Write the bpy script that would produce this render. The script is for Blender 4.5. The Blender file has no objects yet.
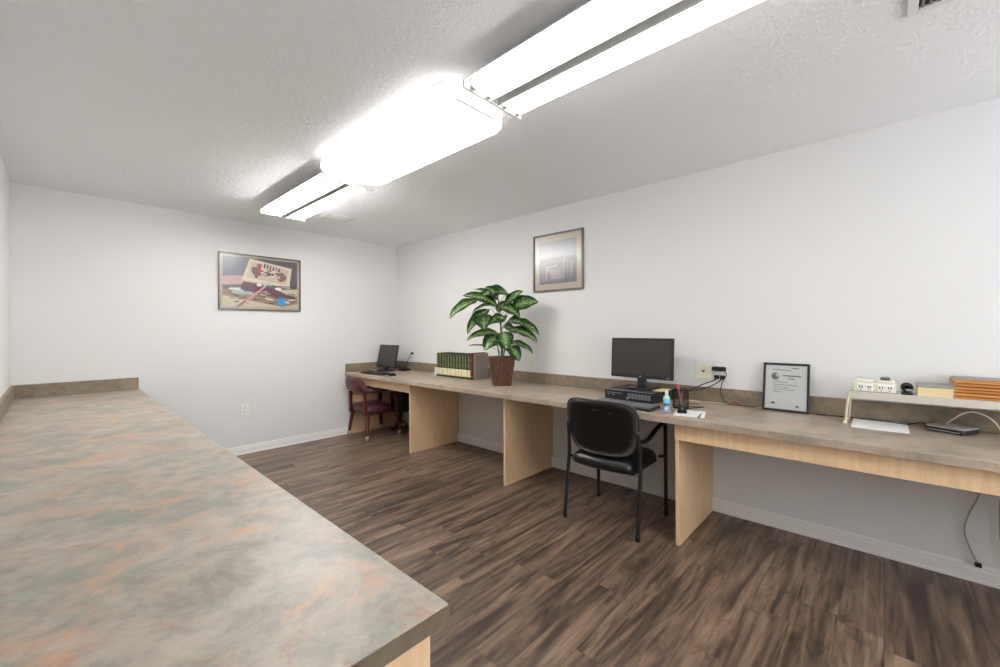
import bpy, bmesh, math, random
from mathutils import Vector, Matrix, Euler
R = math.radians
PI = math.pi
random.seed(7)
sc = bpy.context.scene
C = sc.collection

# ------------------------------------------------------------------ camera, world, exposure
EYE = Vector((0.0, 0.0, 1.291))
cam_d = bpy.data.cameras.new('camera')
cam_d.sensor_width = 36.0
cam_d.lens = 36.0 * 412.3 / 1000.0
cam_d.shift_y = -0.0035
cam_d.clip_start = 0.02
cam = bpy.data.objects.new('camera', cam_d)
C.objects.link(cam)
cam.location = EYE
cam.matrix_world = Matrix.Translation(EYE) @ Matrix.Rotation(R(-47.114), 4, 'Z') @ Matrix.Rotation(R(90), 4, 'X') @ Matrix.Rotation(R(-0.183), 4, 'Z')
sc.camera = cam
sc.view_settings.view_transform = 'Standard'
sc.view_settings.look = 'None'
sc.view_settings.gamma = 1.0
sc.view_settings.use_curve_mapping = False
sc.view_settings.exposure = 0.6
TUBE_POWER = 7.6       # nearest fixture
REAR_TUBE_POWER = 2.0   # fixture behind the camera, turned down to spare the right wall
FAR_TUBE_POWER = 27.0  # farthest fixture, boosted to brighten the dark far corner
LENS_POWER = 1.7
w = bpy.data.worlds.new('fill_sky'); sc.world = w; w.use_nodes = True
bg = w.node_tree.nodes['Background']
bg.inputs['Color'].default_value = (0.93, 0.97, 1.0, 1); bg.inputs['Strength'].default_value = 4.4  # sky fill, enters by the added rear opening

CEIL = 2.44
XR, YB, XL, YR = 3.195, 4.913, -0.24, -2.3
DESK = 0.771
TH = 0.038

# ------------------------------------------------------------------ material helpers
def lin(r, g, b):
    f = lambda v: (v / 255 / 12.92) if v / 255 <= 0.04045 else ((v / 255 + 0.055) / 1.055) ** 2.4
    return (f(r), f(g), f(b), 1)

def mat(name, col, rough=0.5, metal=0.0, spec=0.5, bump=None, var=None, coat=0.0):
    """col is sRGB 0-255; bump=(scale, strength); var=(scale, amount) tints the colour by noise"""
    m = bpy.data.materials.new(name); m.use_nodes = True
    nt = m.node_tree; b = nt.nodes['Principled BSDF']
    b.inputs['Base Color'].default_value = lin(*col)
    b.inputs['Roughness'].default_value = rough
    b.inputs['Metallic'].default_value = metal
    b.inputs['Specular IOR Level'].default_value = spec
    b.inputs['Coat Weight'].default_value = coat
    tc = nt.nodes.new('ShaderNodeTexCoord')
    if var:
        n = nt.nodes.new('ShaderNodeTexNoise'); n.inputs['Scale'].default_value = var[0]; n.inputs['Detail'].default_value = 4
        nt.links.new(tc.outputs['Object'], n.inputs['Vector'])
        r = nt.nodes.new('ShaderNodeMapRange'); r.inputs['From Min'].default_value = 0.3; r.inputs['From Max'].default_value = 0.7
        r.inputs['To Min'].default_value = 1 - var[1]; r.inputs['To Max'].default_value = 1 + var[1]
        nt.links.new(n.outputs['Fac'], r.inputs['Value'])
        mx = nt.nodes.new('ShaderNodeVectorMath'); mx.operation = 'SCALE'
        mx.inputs[0].default_value = lin(*col)[:3]
        nt.links.new(r.outputs['Result'], mx.inputs['Scale']); nt.links.new(mx.outputs['Vector'], b.inputs['Base Color'])
    if bump:
        n = nt.nodes.new('ShaderNodeTexNoise'); n.inputs['Scale'].default_value = bump[0]; n.inputs['Detail'].default_value = 3
        nt.links.new(tc.outputs['Object'], n.inputs['Vector'])
        bp = nt.nodes.new('ShaderNodeBump'); bp.inputs['Strength'].default_value = bump[1]; bp.inputs['Distance'].default_value = 0.01
        nt.links.new(n.outputs['Fac'], bp.inputs['Height']); nt.links.new(bp.outputs['Normal'], b.inputs['Normal'])
    return m

def emit(name, col, strength):
    m = bpy.data.materials.new(name); m.use_nodes = True
    b = m.node_tree.nodes['Principled BSDF']
    b.inputs['Base Color'].default_value = lin(240, 240, 240)
    b.inputs['Emission Color'].default_value = lin(*col); b.inputs['Emission Strength'].default_value = strength
    return m

def ramp(nt, stops):
    r = nt.nodes.new('ShaderNodeValToRGB')
    e = r.color_ramp.elements
    e[0].position = stops[0][0]; e[0].color = stops[0][1]
    e[1].position = stops[-1][0]; e[1].color = stops[-1][1]
    for p, c in stops[1:-1]:
        q = e.new(p); q.color = c
    return r

def laminate_mat(name, scale, k=1.0, rough=0.32, warm=(1, 1, 1), rust=0.7, sage=0.7):
    """mottled slate laminate: greige with sage and rust blotches"""
    m = bpy.data.materials.new(name); m.use_nodes = True; nt = m.node_tree; b = nt.nodes['Principled BSDF']
    tc = nt.nodes.new('ShaderNodeTexCoord')
    mp = nt.nodes.new('ShaderNodeMapping'); mp.inputs['Scale'].default_value = (1.0, 1.0, 1.0)
    mp.inputs['Rotation'].default_value = (0, 0, R(35))
    nt.links.new(tc.outputs['Object'], mp.inputs['Vector'])
    def noise(sc_, det=6, dist=0.6, off=0.0, rg=0.6):
        a = nt.nodes.new('ShaderNodeVectorMath'); a.operation = 'ADD'; a.inputs[1].default_value = (off, off * 1.7, off * 0.3)
        nt.links.new(mp.outputs['Vector'], a.inputs[0])
        n = nt.nodes.new('ShaderNodeTexNoise'); n.inputs['Scale'].default_value = sc_; n.inputs['Detail'].default_value = det
        n.inputs['Distortion'].default_value = dist; n.inputs['Roughness'].default_value = rg
        nt.links.new(a.outputs[0], n.inputs['Vector']); return n.outputs['Fac']
    def K(c): return tuple(min(1, v * k * w_) for v, w_ in zip(c[:3], warm)) + (1,)
    base = ramp(nt, [(0.35, K(lin(134, 128, 118))), (0.5, K(lin(164, 155, 144))), (0.68, K(lin(186, 177, 166)))])
    nt.links.new(noise(4.2 * scale, 10, 0.3, 0.0, 0.72), base.inputs['Fac'])
    def blend(prev, noise_out, lo, hi, col, amt):
        r = nt.nodes.new('ShaderNodeMapRange'); r.interpolation_type = 'SMOOTHSTEP'
        r.inputs['From Min'].default_value = lo; r.inputs['From Max'].default_value = hi; r.inputs['To Max'].default_value = amt
        nt.links.new(noise_out, r.inputs['Value'])
        mx = nt.nodes.new('ShaderNodeMix'); mx.data_type = 'RGBA'
        nt.links.new(r.outputs['Result'], mx.inputs['Factor'])
        nt.links.new(prev, mx.inputs['A']); mx.inputs['B'].default_value = K(col)
        return mx.outputs['Result']
    c = blend(base.outputs['Color'], noise(3.4 * scale, 10, 0.35, 3.1, 0.72), 0.46, 0.64, lin(134, 140, 130), sage)
    c = blend(c, noise(3.0 * scale, 10, 0.4, 9.7, 0.74), 0.50, 0.66, lin(192, 152, 122), rust)
    c = blend(c, noise(8.0 * scale, 10, 0.4, 5.3, 0.75), 0.54, 0.68, lin(168, 122, 104), rust * .7)
    c = blend(c, noise(7.0 * scale, 10, 0.4, 15.3, 0.75), 0.50, 0.68, lin(176, 168, 150), 0.5)
    nt.links.new(c, b.inputs['Base Color'])
    b.inputs['Roughness'].default_value = rough
    return m

def maple_mat():
    m = bpy.data.materials.new('maple_laminate'); m.use_nodes = True; nt = m.node_tree; b = nt.nodes['Principled BSDF']
    tc = nt.nodes.new('ShaderNodeTexCoord')
    mp = nt.nodes.new('ShaderNodeMapping'); mp.inputs['Scale'].default_value = (9.0, 9.0, 0.7)
    nt.links.new(tc.outputs['Object'], mp.inputs['Vector'])
    n = nt.nodes.new('ShaderNodeTexNoise'); n.inputs['Scale'].default_value = 6; n.inputs['Detail'].default_value = 5; n.inputs['Distortion'].default_value = 0.4
    nt.links.new(mp.outputs['Vector'], n.inputs['Vector'])
    r = ramp(nt, [(0.3, lin(220, 184, 142)), (0.7, lin(234, 202, 162))])
    nt.links.new(n.outputs['Fac'], r.inputs['Fac']); nt.links.new(r.outputs['Color'], b.inputs['Base Color'])
    b.inputs['Roughness'].default_value = 0.42
    return m

def dark_wood_mat(name, a, bcol, rough=0.35, sc3=(20, 20, 2)):
    m = bpy.data.materials.new(name); m.use_nodes = True; nt = m.node_tree; b = nt.nodes['Principled BSDF']
    tc = nt.nodes.new('ShaderNodeTexCoord')
    mp = nt.nodes.new('ShaderNodeMapping'); mp.inputs['Scale'].default_value = sc3
    nt.links.new(tc.outputs['Object'], mp.inputs['Vector'])
    n = nt.nodes.new('ShaderNodeTexNoise'); n.inputs['Scale'].default_value = 2; n.inputs['Detail'].default_value = 4
    nt.links.new(mp.outputs['Vector'], n.inputs['Vector'])
    r = ramp(nt, [(0.35, lin(*a)), (0.65, lin(*bcol))])
    nt.links.new(n.outputs['Fac'], r.inputs['Fac']); nt.links.new(r.outputs['Color'], b.inputs['Base Color'])
    b.inputs['Roughness'].default_value = rough
    return m

def plank_mat():
    """vinyl planks running along X, 0.15 wide, 1.22 long, each with its own grain and tone"""
    m = bpy.data.materials.new('walnut_plank_floor'); m.use_nodes = True; nt = m.node_tree; b = nt.nodes['Principled BSDF']
    N = nt.nodes.new; L = nt.links.new
    tc = N('ShaderNodeTexCoord'); sp = N('ShaderNodeSeparateXYZ'); L(tc.outputs['Object'], sp.inputs[0])
    def math_(op, a, bb=None, c=None):
        n = N('ShaderNodeMath'); n.operation = op
        for i, v in enumerate((a, bb, c)):
            if v is None: continue
            if isinstance(v, (int, float)): n.inputs[i].default_value = v
            else: L(v, n.inputs[i])
        return n.outputs[0]
    PW, PL = 0.152, 1.22
    yr = math_('DIVIDE', sp.outputs['Y'], PW); row = math_('FLOOR', yr); fy = math_('FRACT', yr)
    wn = N('ShaderNodeTexWhiteNoise'); wn.noise_dimensions = '1D'; L(row, wn.inputs['W'])
    xs = math_('ADD', math_('DIVIDE', sp.outputs['X'], PL), math_('MULTIPLY', wn.outputs['Value'], 7.0))
    colm = math_('FLOOR', xs); fx = math_('FRACT', xs)
    cid = N('ShaderNodeCombineXYZ'); L(row, cid.inputs['X']); L(colm, cid.inputs['Y'])
    w2 = N('ShaderNodeTexWhiteNoise'); w2.noise_dimensions = '3D'; L(cid.outputs[0], w2.inputs['Vector'])
    # grain coordinates: shift each plank to its own part of the noise
    off = N('ShaderNodeVectorMath'); off.operation = 'SCALE'; L(w2.outputs['Color'], off.inputs[0]); off.inputs['Scale'].default_value = 37.0
    ad = N('ShaderNodeVectorMath'); ad.operation = 'ADD'; L(tc.outputs['Object'], ad.inputs[0]); L(off.outputs[0], ad.inputs[1])
    def grain(scale3, s_, det, dist, rg):
        mp = N('ShaderNodeMapping'); mp.inputs['Scale'].default_value = scale3; L(ad.outputs[0], mp.inputs['Vector'])
        n = N('ShaderNodeTexNoise'); n.inputs['Scale'].default_value = s_; n.inputs['Detail'].default_value = det
        n.inputs['Distortion'].default_value = dist; n.inputs['Roughness'].default_value = rg
        L(mp.outputs[0], n.inputs['Vector']); return n.outputs['Fac']
    g1 = grain((0.8, 6.0, 1), 1.5, 5, 1.4, 0.6)      # broad cathedral bands
    g2 = grain((1.2, 26.0, 1), 1.5, 5, 0.5, 0.6)     # fine streaks
    g3 = grain((2.6, 7.0, 1), 1.3, 4, 2.5, 0.6)       # knots and smoke patches
    v = math_('ADD', math_('MULTIPLY', g1, 0.66), math_('MULTIPLY', g2, 0.34))
    v = math_('ADD', v, math_('MULTIPLY', math_('SUBTRACT', w2.outputs['Value'], 0.5), 0.06))
    cr = ramp(nt, [(0.37, lin(60, 48, 42)), (0.45, lin(90, 73, 62)), (0.535, lin(122, 100, 83)), (0.65, lin(152, 128, 107))])
    L(v, cr.inputs['Fac'])
    mr = N('ShaderNodeMapRange'); mr.interpolation_type = 'SMOOTHSTEP'; mr.inputs['From Min'].default_value = 0.52; mr.inputs['From Max'].default_value = 0.72; mr.inputs['To Max'].default_value = 0.55
    L(g3, mr.inputs['Value'])
    mx = N('ShaderNodeMix'); mx.data_type = 'RGBA'; L(mr.outputs[0], mx.inputs['Factor']); L(cr.outputs['Color'], mx.inputs['A']); mx.inputs['B'].default_value = lin(70, 58, 54)
    # seams
    ey = math_('MINIMUM', fy, math_('SUBTRACT', 1.0, fy)); ex = math_('MINIMUM', fx, math_('SUBTRACT', 1.0, fx))
    sy = math_('LESS_THAN', ey, 0.009); sx = math_('LESS_THAN', ex, 0.0012)
    seam = math_('MULTIPLY', math_('MAXIMUM', sy, sx), 0.4)
    m2 = N('ShaderNodeMix'); m2.data_type = 'RGBA'; L(seam, m2.inputs['Factor']); L(mx.outputs['Result'], m2.inputs['A']); m2.inputs['B'].default_value = lin(38, 30, 27)
    L(m2.outputs['Result'], b.inputs['Base Color'])
    b.inputs['Roughness'].default_value = 0.36
    bp = N('ShaderNodeBump'); bp.inputs['Strength'].default_value = 0.08; bp.inputs['Distance'].default_value = 0.003
    L(g2, bp.inputs['Height']); L(bp.outputs['Normal'], b.inputs['Normal'])
    return m

def ceiling_mat():
    m = bpy.data.materials.new('popcorn_ceiling'); m.use_nodes = True; nt = m.node_tree; b = nt.nodes['Principled BSDF']
    b.inputs['Base Color'].default_value = lin(247, 247, 249); b.inputs['Roughness'].default_value = 0.95; b.inputs['Specular IOR Level'].default_value = 0.1
    tc = nt.nodes.new('ShaderNodeTexCoord')
    n = nt.nodes.new('ShaderNodeTexNoise'); n.inputs['Scale'].default_value = 42; n.inputs['Detail'].default_value = 5; n.inputs['Roughness'].default_value = 0.65
    nt.links.new(tc.outputs['Object'], n.inputs['Vector'])
    bp = nt.nodes.new('ShaderNodeBump'); bp.inputs['Strength'].default_value = 0.65; bp.inputs['Distance'].default_value = 0.014
    nt.links.new(n.outputs['Fac'], bp.inputs['Height']); nt.links.new(bp.outputs['Normal'], b.inputs['Normal'])
    return m

def leaf_mat():
    m = bpy.data.materials.new('variegated_leaf'); m.use_nodes = True; nt = m.node_tree; b = nt.nodes['Principled BSDF']
    N = nt.nodes.new; L = nt.links.new
    uv = N('ShaderNodeUVMap'); sp = N('ShaderNodeSeparateXYZ'); L(uv.outputs['UV'], sp.inputs[0])
    def math_(op, a, bb=None):
        n = N('ShaderNodeMath'); n.operation = op
        for i, v in enumerate((a, bb)):
            if v is None: continue
            if isinstance(v, (int, float)): n.inputs[i].default_value = v
            else: L(v, n.inputs[i])
        return n.outputs[0]
    d = math_('ABSOLUTE', math_('SUBTRACT', sp.outputs['X'], 0.5))      # 0 at the midrib, .5 at the margin
    tc = N('ShaderNodeTexCoord')
    n = N('ShaderNodeTexNoise'); n.inputs['Scale'].default_value = 70; n.inputs['Detail'].default_value = 3; L(tc.outputs['Object'], n.inputs['Vector'])
    # slanted flecks running from the midrib outward
    wv = math_('SINE', math_('ADD', math_('MULTIPLY', math_('SUBTRACT', sp.outputs['Y'], math_('MULTIPLY', d, 0.5)), 62.0), math_('MULTIPLY', n.outputs['Fac'], 9.0)))
    s = math_('ADD', math_('MULTIPLY', wv, 0.16), math_('ADD', n.outputs['Fac'], math_('MULTIPLY', d, -1.05)))
    r = ramp(nt, [(0.08, lin(26, 66, 32)), (0.26, lin(52, 108, 50)), (0.40, lin(122, 166, 92)), (0.54, lin(208, 224, 164))])
    L(s, r.inputs['Fac']); L(r.outputs['Color'], b.inputs['Base Color'])
    b.inputs['Roughness'].default_value = 0.32
    return m

def book_cloth(name, col): return mat(name, col, 0.6, bump=(300, 0.1))

M = dict(
    wall=mat('wall_paint', (228, 227, 226), 0.7, spec=0.25, bump=(90, 0.06)),
    ceiling=ceiling_mat(), floor=plank_mat(),
    trim=mat('white_trim_paint', (236, 234, 231), 0.4),
    lam=laminate_mat('slate_laminate', 1.6, 1.02, rough=.42, warm=(1.0, .995, .985), rust=.95, sage=.9), lam_rim_shaded=laminate_mat('slate_laminate_shaded_rim', 2.2, 0.42, 0.4, (1.06, .95, .78), rust=.6, sage=.5), lam_edge_shaded=laminate_mat('slate_laminate_shaded_edge', 2.2, 0.62, 0.4, (1.06, .95, .78), rust=.6, sage=.5), lam_desk=laminate_mat('slate_laminate_desk', 1.4, 1.0, 0.34, (1.08, .99, .90), rust=.45, sage=.45),  # rim and edge: same laminate, darkened with shade put into the colour
    maple=maple_mat(),
    fixture=mat('white_enamel', (226, 226, 224), 0.45),
    dimtube=emit('dimmed_fluorescent_tube', (255, 254, 251), REAR_TUBE_POWER), tube=emit('fluorescent_tube', (255, 254, 251), TUBE_POWER), boosttube=emit('boosted_fluorescent_tube', (255, 254, 251), FAR_TUBE_POWER),
    lens=emit('lit_acrylic_lens', (255, 254, 250), LENS_POWER),
    plug=mat('black_plastic', (24, 24, 26), 0.45),
    soft=mat('soft_black_plastic', (38, 38, 40), 0.6),
    screen=mat('monitor_screen', (58, 52, 50), 0.32),
    bezel=mat('monitor_bezel', (34, 34, 38), 0.35),
    silver=mat('silver_plastic', (170, 172, 176), 0.35, 0.4),
    steel=mat('steel', (150, 150, 150), 0.3, 0.9),
    chairframe=mat('black_powder_coat', (26, 27, 30), 0.35),
    vinyl=mat('black_vinyl', (24, 26, 25), 0.28, bump=(220, 0.12)),
    shell=mat('black_moulded_shell', (34, 31, 30), 0.33),
    rim=mat('grey_edge_trim', (62, 60, 57), 0.35),
    burg=mat('burgundy_vinyl', (84, 42, 54), 0.3, bump=(150, 0.15)),
    cherry=dark_wood_mat('cherry_wood', (70, 22, 16), (104, 40, 28)),
    brass=mat('brass_nail_heads', (170, 140, 84), 0.35, 0.9),
    castw=mat('pale_caster_hood', (196, 180, 160), 0.35, 0.3),
    ivory=mat('ivory_plastic', (232, 227, 210), 0.4),
    white=mat('white_plastic', (236, 236, 232), 0.4),
    slot=mat('dark_slot', (40, 36, 32), 0.6),
    paper=mat('white_paper', (240, 240, 240), 0.7),
    ink=mat('printed_ink', (96, 104, 108), 0.7),
    pot=dark_wood_mat('stained_wood_pot', (54, 30, 20), (112, 72, 48), 0.4, (60, 60, 2)),
    soil=mat('soil', (50, 38, 28), 0.95, bump=(80, 1.0)),
    leaf=leaf_mat(),
    stem=mat('plant_stem', (88, 84, 80), 0.7, var=(30, 0.3)),
    petiole=mat('petiole', (112, 140, 84), 0.5),
    green=book_cloth('dark_green_book_cloth', (36, 50, 38)),
    cream=mat('cream_label', (222, 212, 172), 0.6),
    gold=mat('gilt_lines', (132, 134, 78), 0.5, 0.2),
    red=book_cloth('oxblood_book_cloth', (92, 26, 24)),
    greige=mat('greige_board', (158, 146, 138), 0.65),
    amber=dark_wood_mat('amber_board', (190, 122, 58), (222, 158, 88), 0.3, (2, 2, 60)),
    amber_dark=mat('dark_amber_edge', (110, 62, 30), 0.4),
    manila=mat('manila_card', (228, 208, 160), 0.7),
    grey=mat('grey_plastic', (150, 148, 146), 0.5),
    riser=mat('cream_enamelled_steel', (200, 196, 184), 0.4),
    rod=mat('cream_rod', (226, 214, 190), 0.45),
    glass=mat('picture_glass', (20, 20, 20), 0.12),
    frame=mat('pewter_frame', (112, 104, 96), 0.35, 0.5),
    black_frame=mat('black_frame', (36, 33, 36), 0.35),
)
def pane_glass():
    m = bpy.data.materials.new('picture_pane'); m.use_nodes = True; nt = m.node_tree
    nt.nodes.remove(nt.nodes['Principled BSDF']); out = nt.nodes['Material Output']
    tr = nt.nodes.new('ShaderNodeBsdfTransparent'); gl = nt.nodes.new('ShaderNodeBsdfGlossy'); gl.inputs['Roughness'].default_value = 0.27
    fr = nt.nodes.new('ShaderNodeFresnel'); fr.inputs['IOR'].default_value = 1.5
    mx = nt.nodes.new('ShaderNodeMixShader'); nt.links.new(fr.outputs[0], mx.inputs[0]); nt.links.new(tr.outputs[0], mx.inputs[1]); nt.links.new(gl.outputs[0], mx.inputs[2])
    nt.links.new(mx.outputs[0], out.inputs['Surface']); return m
M['glassclear'] = pane_glass()

# ------------------------------------------------------------------ mesh helpers
class MB:
    def __init__(self): self.bm = bmesh.new(); self.uv = None
    def _xf(self, verts, rot, loc):
        m = Matrix.Translation(Vector(loc)) @ (Euler(rot).to_matrix().to_4x4() if not isinstance(rot, Matrix) else rot.to_4x4())
        bmesh.ops.transform(self.bm, matrix=m, verts=verts)
    def box(self, a, b, bev=0.0, seg=2, rot=(0, 0, 0), mi=0, piv=None):
        """box between corners a and b; rot about piv (default: centre)"""
        a, b = Vector(a), Vector(b); c = (a + b) / 2; s = b - a
        r = bmesh.ops.create_cube(self.bm, size=1.0); vs = r['verts']
        bmesh.ops.scale(self.bm, vec=(abs(s.x), abs(s.y), abs(s.z)), verts=vs)
        fs = {f for v in vs for f in v.link_faces}
        if bev > 0:
            es = {e for v in vs for e in v.link_edges}
            rr = bmesh.ops.bevel(self.bm, geom=list(es), offset=min(bev, min(abs(s.x), abs(s.y), abs(s.z)) * 0.49), segments=seg, affect='EDGES', profile=0.5)
            vs = list({v for f in rr['faces'] for v in f.verts} | {v for v in vs if v.is_valid})
            fs = {f for v in vs for f in v.link_faces}
        for f in fs: f.material_index = mi
        if piv is None: self._xf(vs, rot, c)
        else:
            self._xf(vs, (0, 0, 0), c - Vector(piv)); self._xf(vs, rot, piv)
        return self
    def tube(self, pts, r, n=10, mi=0, cap=True, closed=False):
        pts = [Vector(p) for p in pts]; k = len(pts)
        rs = r if isinstance(r, (list, tuple)) else [r] * k
        up = None; rings = []
        for i, p in enumerate(pts):
            t = (pts[(i + 1) % k] - pts[i - 1]) if closed else (pts[min(i + 1, k - 1)] - pts[max(i - 1, 0)])
            t.normalize()
            if up is None:
                up = t.orthogonal().normalized()
            else:
                up = (up - t * up.dot(t)); up = up.normalized() if up.length > 1e-6 else t.orthogonal().normalized()
            q = t.cross(up)
            rings.append([self.bm.verts.new(p + (up * math.cos(2 * PI * j / n) + q * math.sin(2 * PI * j / n)) * rs[i]) for j in range(n)])
        for i in range(k if closed else k - 1):
            A, B = rings[i], rings[(i + 1) % k]
            for j in range(n):
                f = self.bm.faces.new((A[j], A[(j + 1) % n], B[(j + 1) % n], B[j])); f.material_index = mi; f.smooth = True
        if cap and not closed:
            self.bm.faces.new(rings[0][::-1]).material_index = mi; self.bm.faces.new(rings[-1]).material_index = mi
        return self
    def lathe(self, prof, c=(0, 0, 0), n=24, mi=0, rot=(0, 0, 0), smooth=True):
        """prof: list of (radius, z)"""
        rings = []; new = []
        for (r, z) in prof:
            if r < 1e-6: v = self.bm.verts.new((0, 0, z)); rings.append([v]); new.append(v)
            else:
                ring = [self.bm.verts.new((r * math.cos(2 * PI * j / n), r * math.sin(2 * PI * j / n), z)) for j in range(n)]
                rings.append(ring); new += ring
        for A, B in zip(rings, rings[1:]):
            for j in range(n):
                a = A[j % len(A)], A[(j + 1) % len(A)]; b = B[j % len(B)], B[(j + 1) % len(B)]
                vs = []
                for v in (a[0], a[1], b[1], b[0]):
                    if v not in vs: vs.append(v)
                if len(vs) > 2:
                    f = self.bm.faces.new(vs); f.material_index = mi; f.smooth = smooth
        if len(rings[0]) > 1: self.bm.faces.new(rings[0][::-1]).material_index = mi
        if len(rings[-1]) > 1: self.bm.faces.new(rings[-1]).material_index = mi
        self._xf(new, rot, c)
        return self
    def prism(self, poly, z0, z1, mi=0, mtx=None, bev=0.0, smooth=False):
        """poly: xy outline extruded between z0 and z1, then mapped by mtx"""
        a = [self.bm.verts.new((x, y, z0)) for x, y in poly]; b = [self.bm.verts.new((x, y, z1)) for x, y in poly]
        fs = [self.bm.faces.new(a[::-1]), self.bm.faces.new(b)]; n = len(poly)
        for i in range(n):
            f = self.bm.faces.new((a[i], a[(i + 1) % n], b[(i + 1) % n], b[i])); f.smooth = smooth; fs.append(f)
        vs = a + b
        for f in fs: f.material_index = mi
        if bev:
            es = [e for e in fs[0].edges] + [e for e in fs[1].edges]
            rr = bmesh.ops.bevel(self.bm, geom=es, offset=bev, segments=2, affect='EDGES', profile=0.5)
            vs = list({v for v in vs if v.is_valid} | {v for f in rr['faces'] for v in f.verts})
        if mtx is not None: bmesh.ops.transform(self.bm, matrix=mtx, verts=vs)
        return self
    def grid(self, P, mi=0, smooth=True, thick=None):
        """P[i][j] points -> surface; thick gives it depth along the local normal"""
        V = [[self.bm.verts.new(p) for p in row] for row in P]
        for i in range(len(V) - 1):
            for j in range(len(V[0]) - 1):
                f = self.bm.faces.new((V[i][j], V[i + 1][j], V[i + 1][j + 1], V[i][j + 1])); f.smooth = smooth; f.material_index = mi
        return V
    def build(self, name, ms, parent=None, loc=(0, 0, 0), rot=(0, 0, 0), smooth=None):
        bmesh.ops.recalc_face_normals(self.bm, faces=self.bm.faces)
        me = bpy.data.meshes.new(name); self.bm.to_mesh(me); self.bm.free()
        for m in (ms if isinstance(ms, (list, tuple)) else [ms]): me.materials.append(M[m] if isinstance(m, str) else m)
        if smooth: 
            for p in me.polygons: p.use_smooth = True
        o = bpy.data.objects.new(name, me); C.objects.link(o)
        o.location = loc; o.rotation_euler = rot
        if parent: o.parent = parent
        return o

def tag(o, label=None, cat=None, group=None, kind=None):
    if label: o['label'] = label
    if cat: o['category'] = cat
    if group: o['group'] = group
    if kind: o['kind'] = kind
    return o
def thing(name, loc, label, cat, rz=0.0, group=None):
    o = bpy.data.objects.new(name, None); o.empty_display_size = 0.1; C.objects.link(o); o.location = loc; o.rotation_euler = (0, 0, rz)
    return tag(o, label, cat, group)
def copy_tree(o, parent=None):
    c = o.copy(); C.objects.link(c); c.parent = parent
    for ch in [q for q in bpy.data.objects if q.parent == o]: copy_tree(ch, c)
    return c
def struct(o): o['kind'] = 'structure'; return o
def smoothpath(pts, k=8):
    """Catmull-Rom through pts"""
    pts = [Vector(p) for p in pts]; out = []
    for i in range(len(pts) - 1):
        p0 = pts[max(i - 1, 0)]; p1 = pts[i]; p2 = pts[i + 1]; p3 = pts[min(i + 2, len(pts) - 1)]
        for j in range(k):
            t = j / k
            out.append(0.5 * ((2 * p1) + (p2 - p0) * t + (2 * p0 - 5 * p1 + 4 * p2 - p3) * t * t + (3 * p1 - p0 - 3 * p2 + p3) * t ** 3))
    out.append(pts[-1]); return out
def rrect(x0, y0, x1, y1, r, n=6):
    out = []
    for cx, cy, a0 in ((x1 - r, y1 - r, 0), (x0 + r, y1 - r, 90), (x0 + r, y0 + r, 180), (x1 - r, y0 + r, 270)):
        for i in range(n + 1):
            a = R(a0 + 90 * i / n); out.append((cx + r * math.cos(a), cy + r * math.sin(a)))
    return out

# ------------------------------------------------------------------ the room
struct(MB().box((XL - .15, YR - .15, -0.1), (XR + .15, YB + .15, 0)).build('floor', 'floor'))
struct(MB().box((XL - .15, YR - .15, CEIL), (XR + .15, YB + .15, CEIL + .1)).build('ceiling', 'ceiling'))
struct(MB().box((XL - .12, YB, 0), (XR + .12, YB + .12, CEIL)).build('wall_back', 'wall'))
struct(MB().box((XR, YR, 0), (XR + .12, YB, CEIL)).build('wall_right', 'wall'))
struct(MB().box((XL - .12, YR, 0), (XL, YB, CEIL)).build('wall_left', 'wall'))
# rear wall behind the camera with a wide unseen opening, added to let fill light in
rw = MB()
wx0, wx1, wz0, wz1 = 0.1, 2.8, 0.85, 2.3
for a, b in (((XL - .12, YR - .12, 0), (wx0, YR, CEIL)), ((wx1, YR - .12, 0), (XR + .12, YR, CEIL)),
             ((wx0, YR - .12, 0), (wx1, YR, wz0)), ((wx0, YR - .12, wz1), (wx1, YR, CEIL))):
    rw.box(a, b)
struct(rw.build('wall_rear', 'wall'))
wf = MB()
for a, b in (((wx0, YR - .1, wz0), (wx1, YR - .04, wz0 + .05)), ((wx0, YR - .1, wz1 - .05), (wx1, YR - .04, wz1)),
             ((wx0, YR - .1, wz0), (wx0 + .05, YR - .04, wz1)), ((wx1 - .05, YR - .1, wz0), (wx1, YR - .04, wz1)),
             (((wx0 + wx1) / 2 - .025, YR - .1, wz0), ((wx0 + wx1) / 2 + .025, YR - .04, wz1))):
    wf.box(a, b, 0.004)
struct(wf.build('fill_window_1', 'trim'))  # frame of the unseen opening, added to brighten the ceiling

def base_profile(depth=0.012, h=0.088):
    return [(0, 0), (depth + .006, 0), (depth + .006, 0.012), (depth, 0.018), (depth, h * 0.66), (depth * 0.7, h * 0.72), (depth * 0.7, h * 0.86), (depth * 0.25, h), (0, h)]
def baseboard(name, a, b, nrm):
    """profile swept from a to b along the wall, sticking out along nrm"""
    a, b, nrm = Vector(a), Vector(b), Vector(nrm)
    m = MB(); pr = base_profile()
    A = [m.bm.verts.new(a + nrm * x + Vector((0, 0, z))) for x, z in pr]; B = [m.bm.verts.new(b + nrm * x + Vector((0, 0, z))) for x, z in pr]
    n = len(pr)
    for i in range(n): m.bm.faces.new((A[i], A[(i + 1) % n], B[(i + 1) % n], B[i]))
    m.bm.faces.new(A); m.bm.faces.new(B[::-1])
    struct(m.build(name, 'trim'))
baseboard('baseboard_back', (0.50, YB, 0), (2.50, YB, 0), (0, -1, 0))
baseboard('baseboard_right', (XR, YR, 0), (XR, YB - .03, 0), (-1, 0, 0))
baseboard('baseboard_rear', (XL, YR, 0), (XR, YR, 0), (0, 1, 0))

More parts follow.
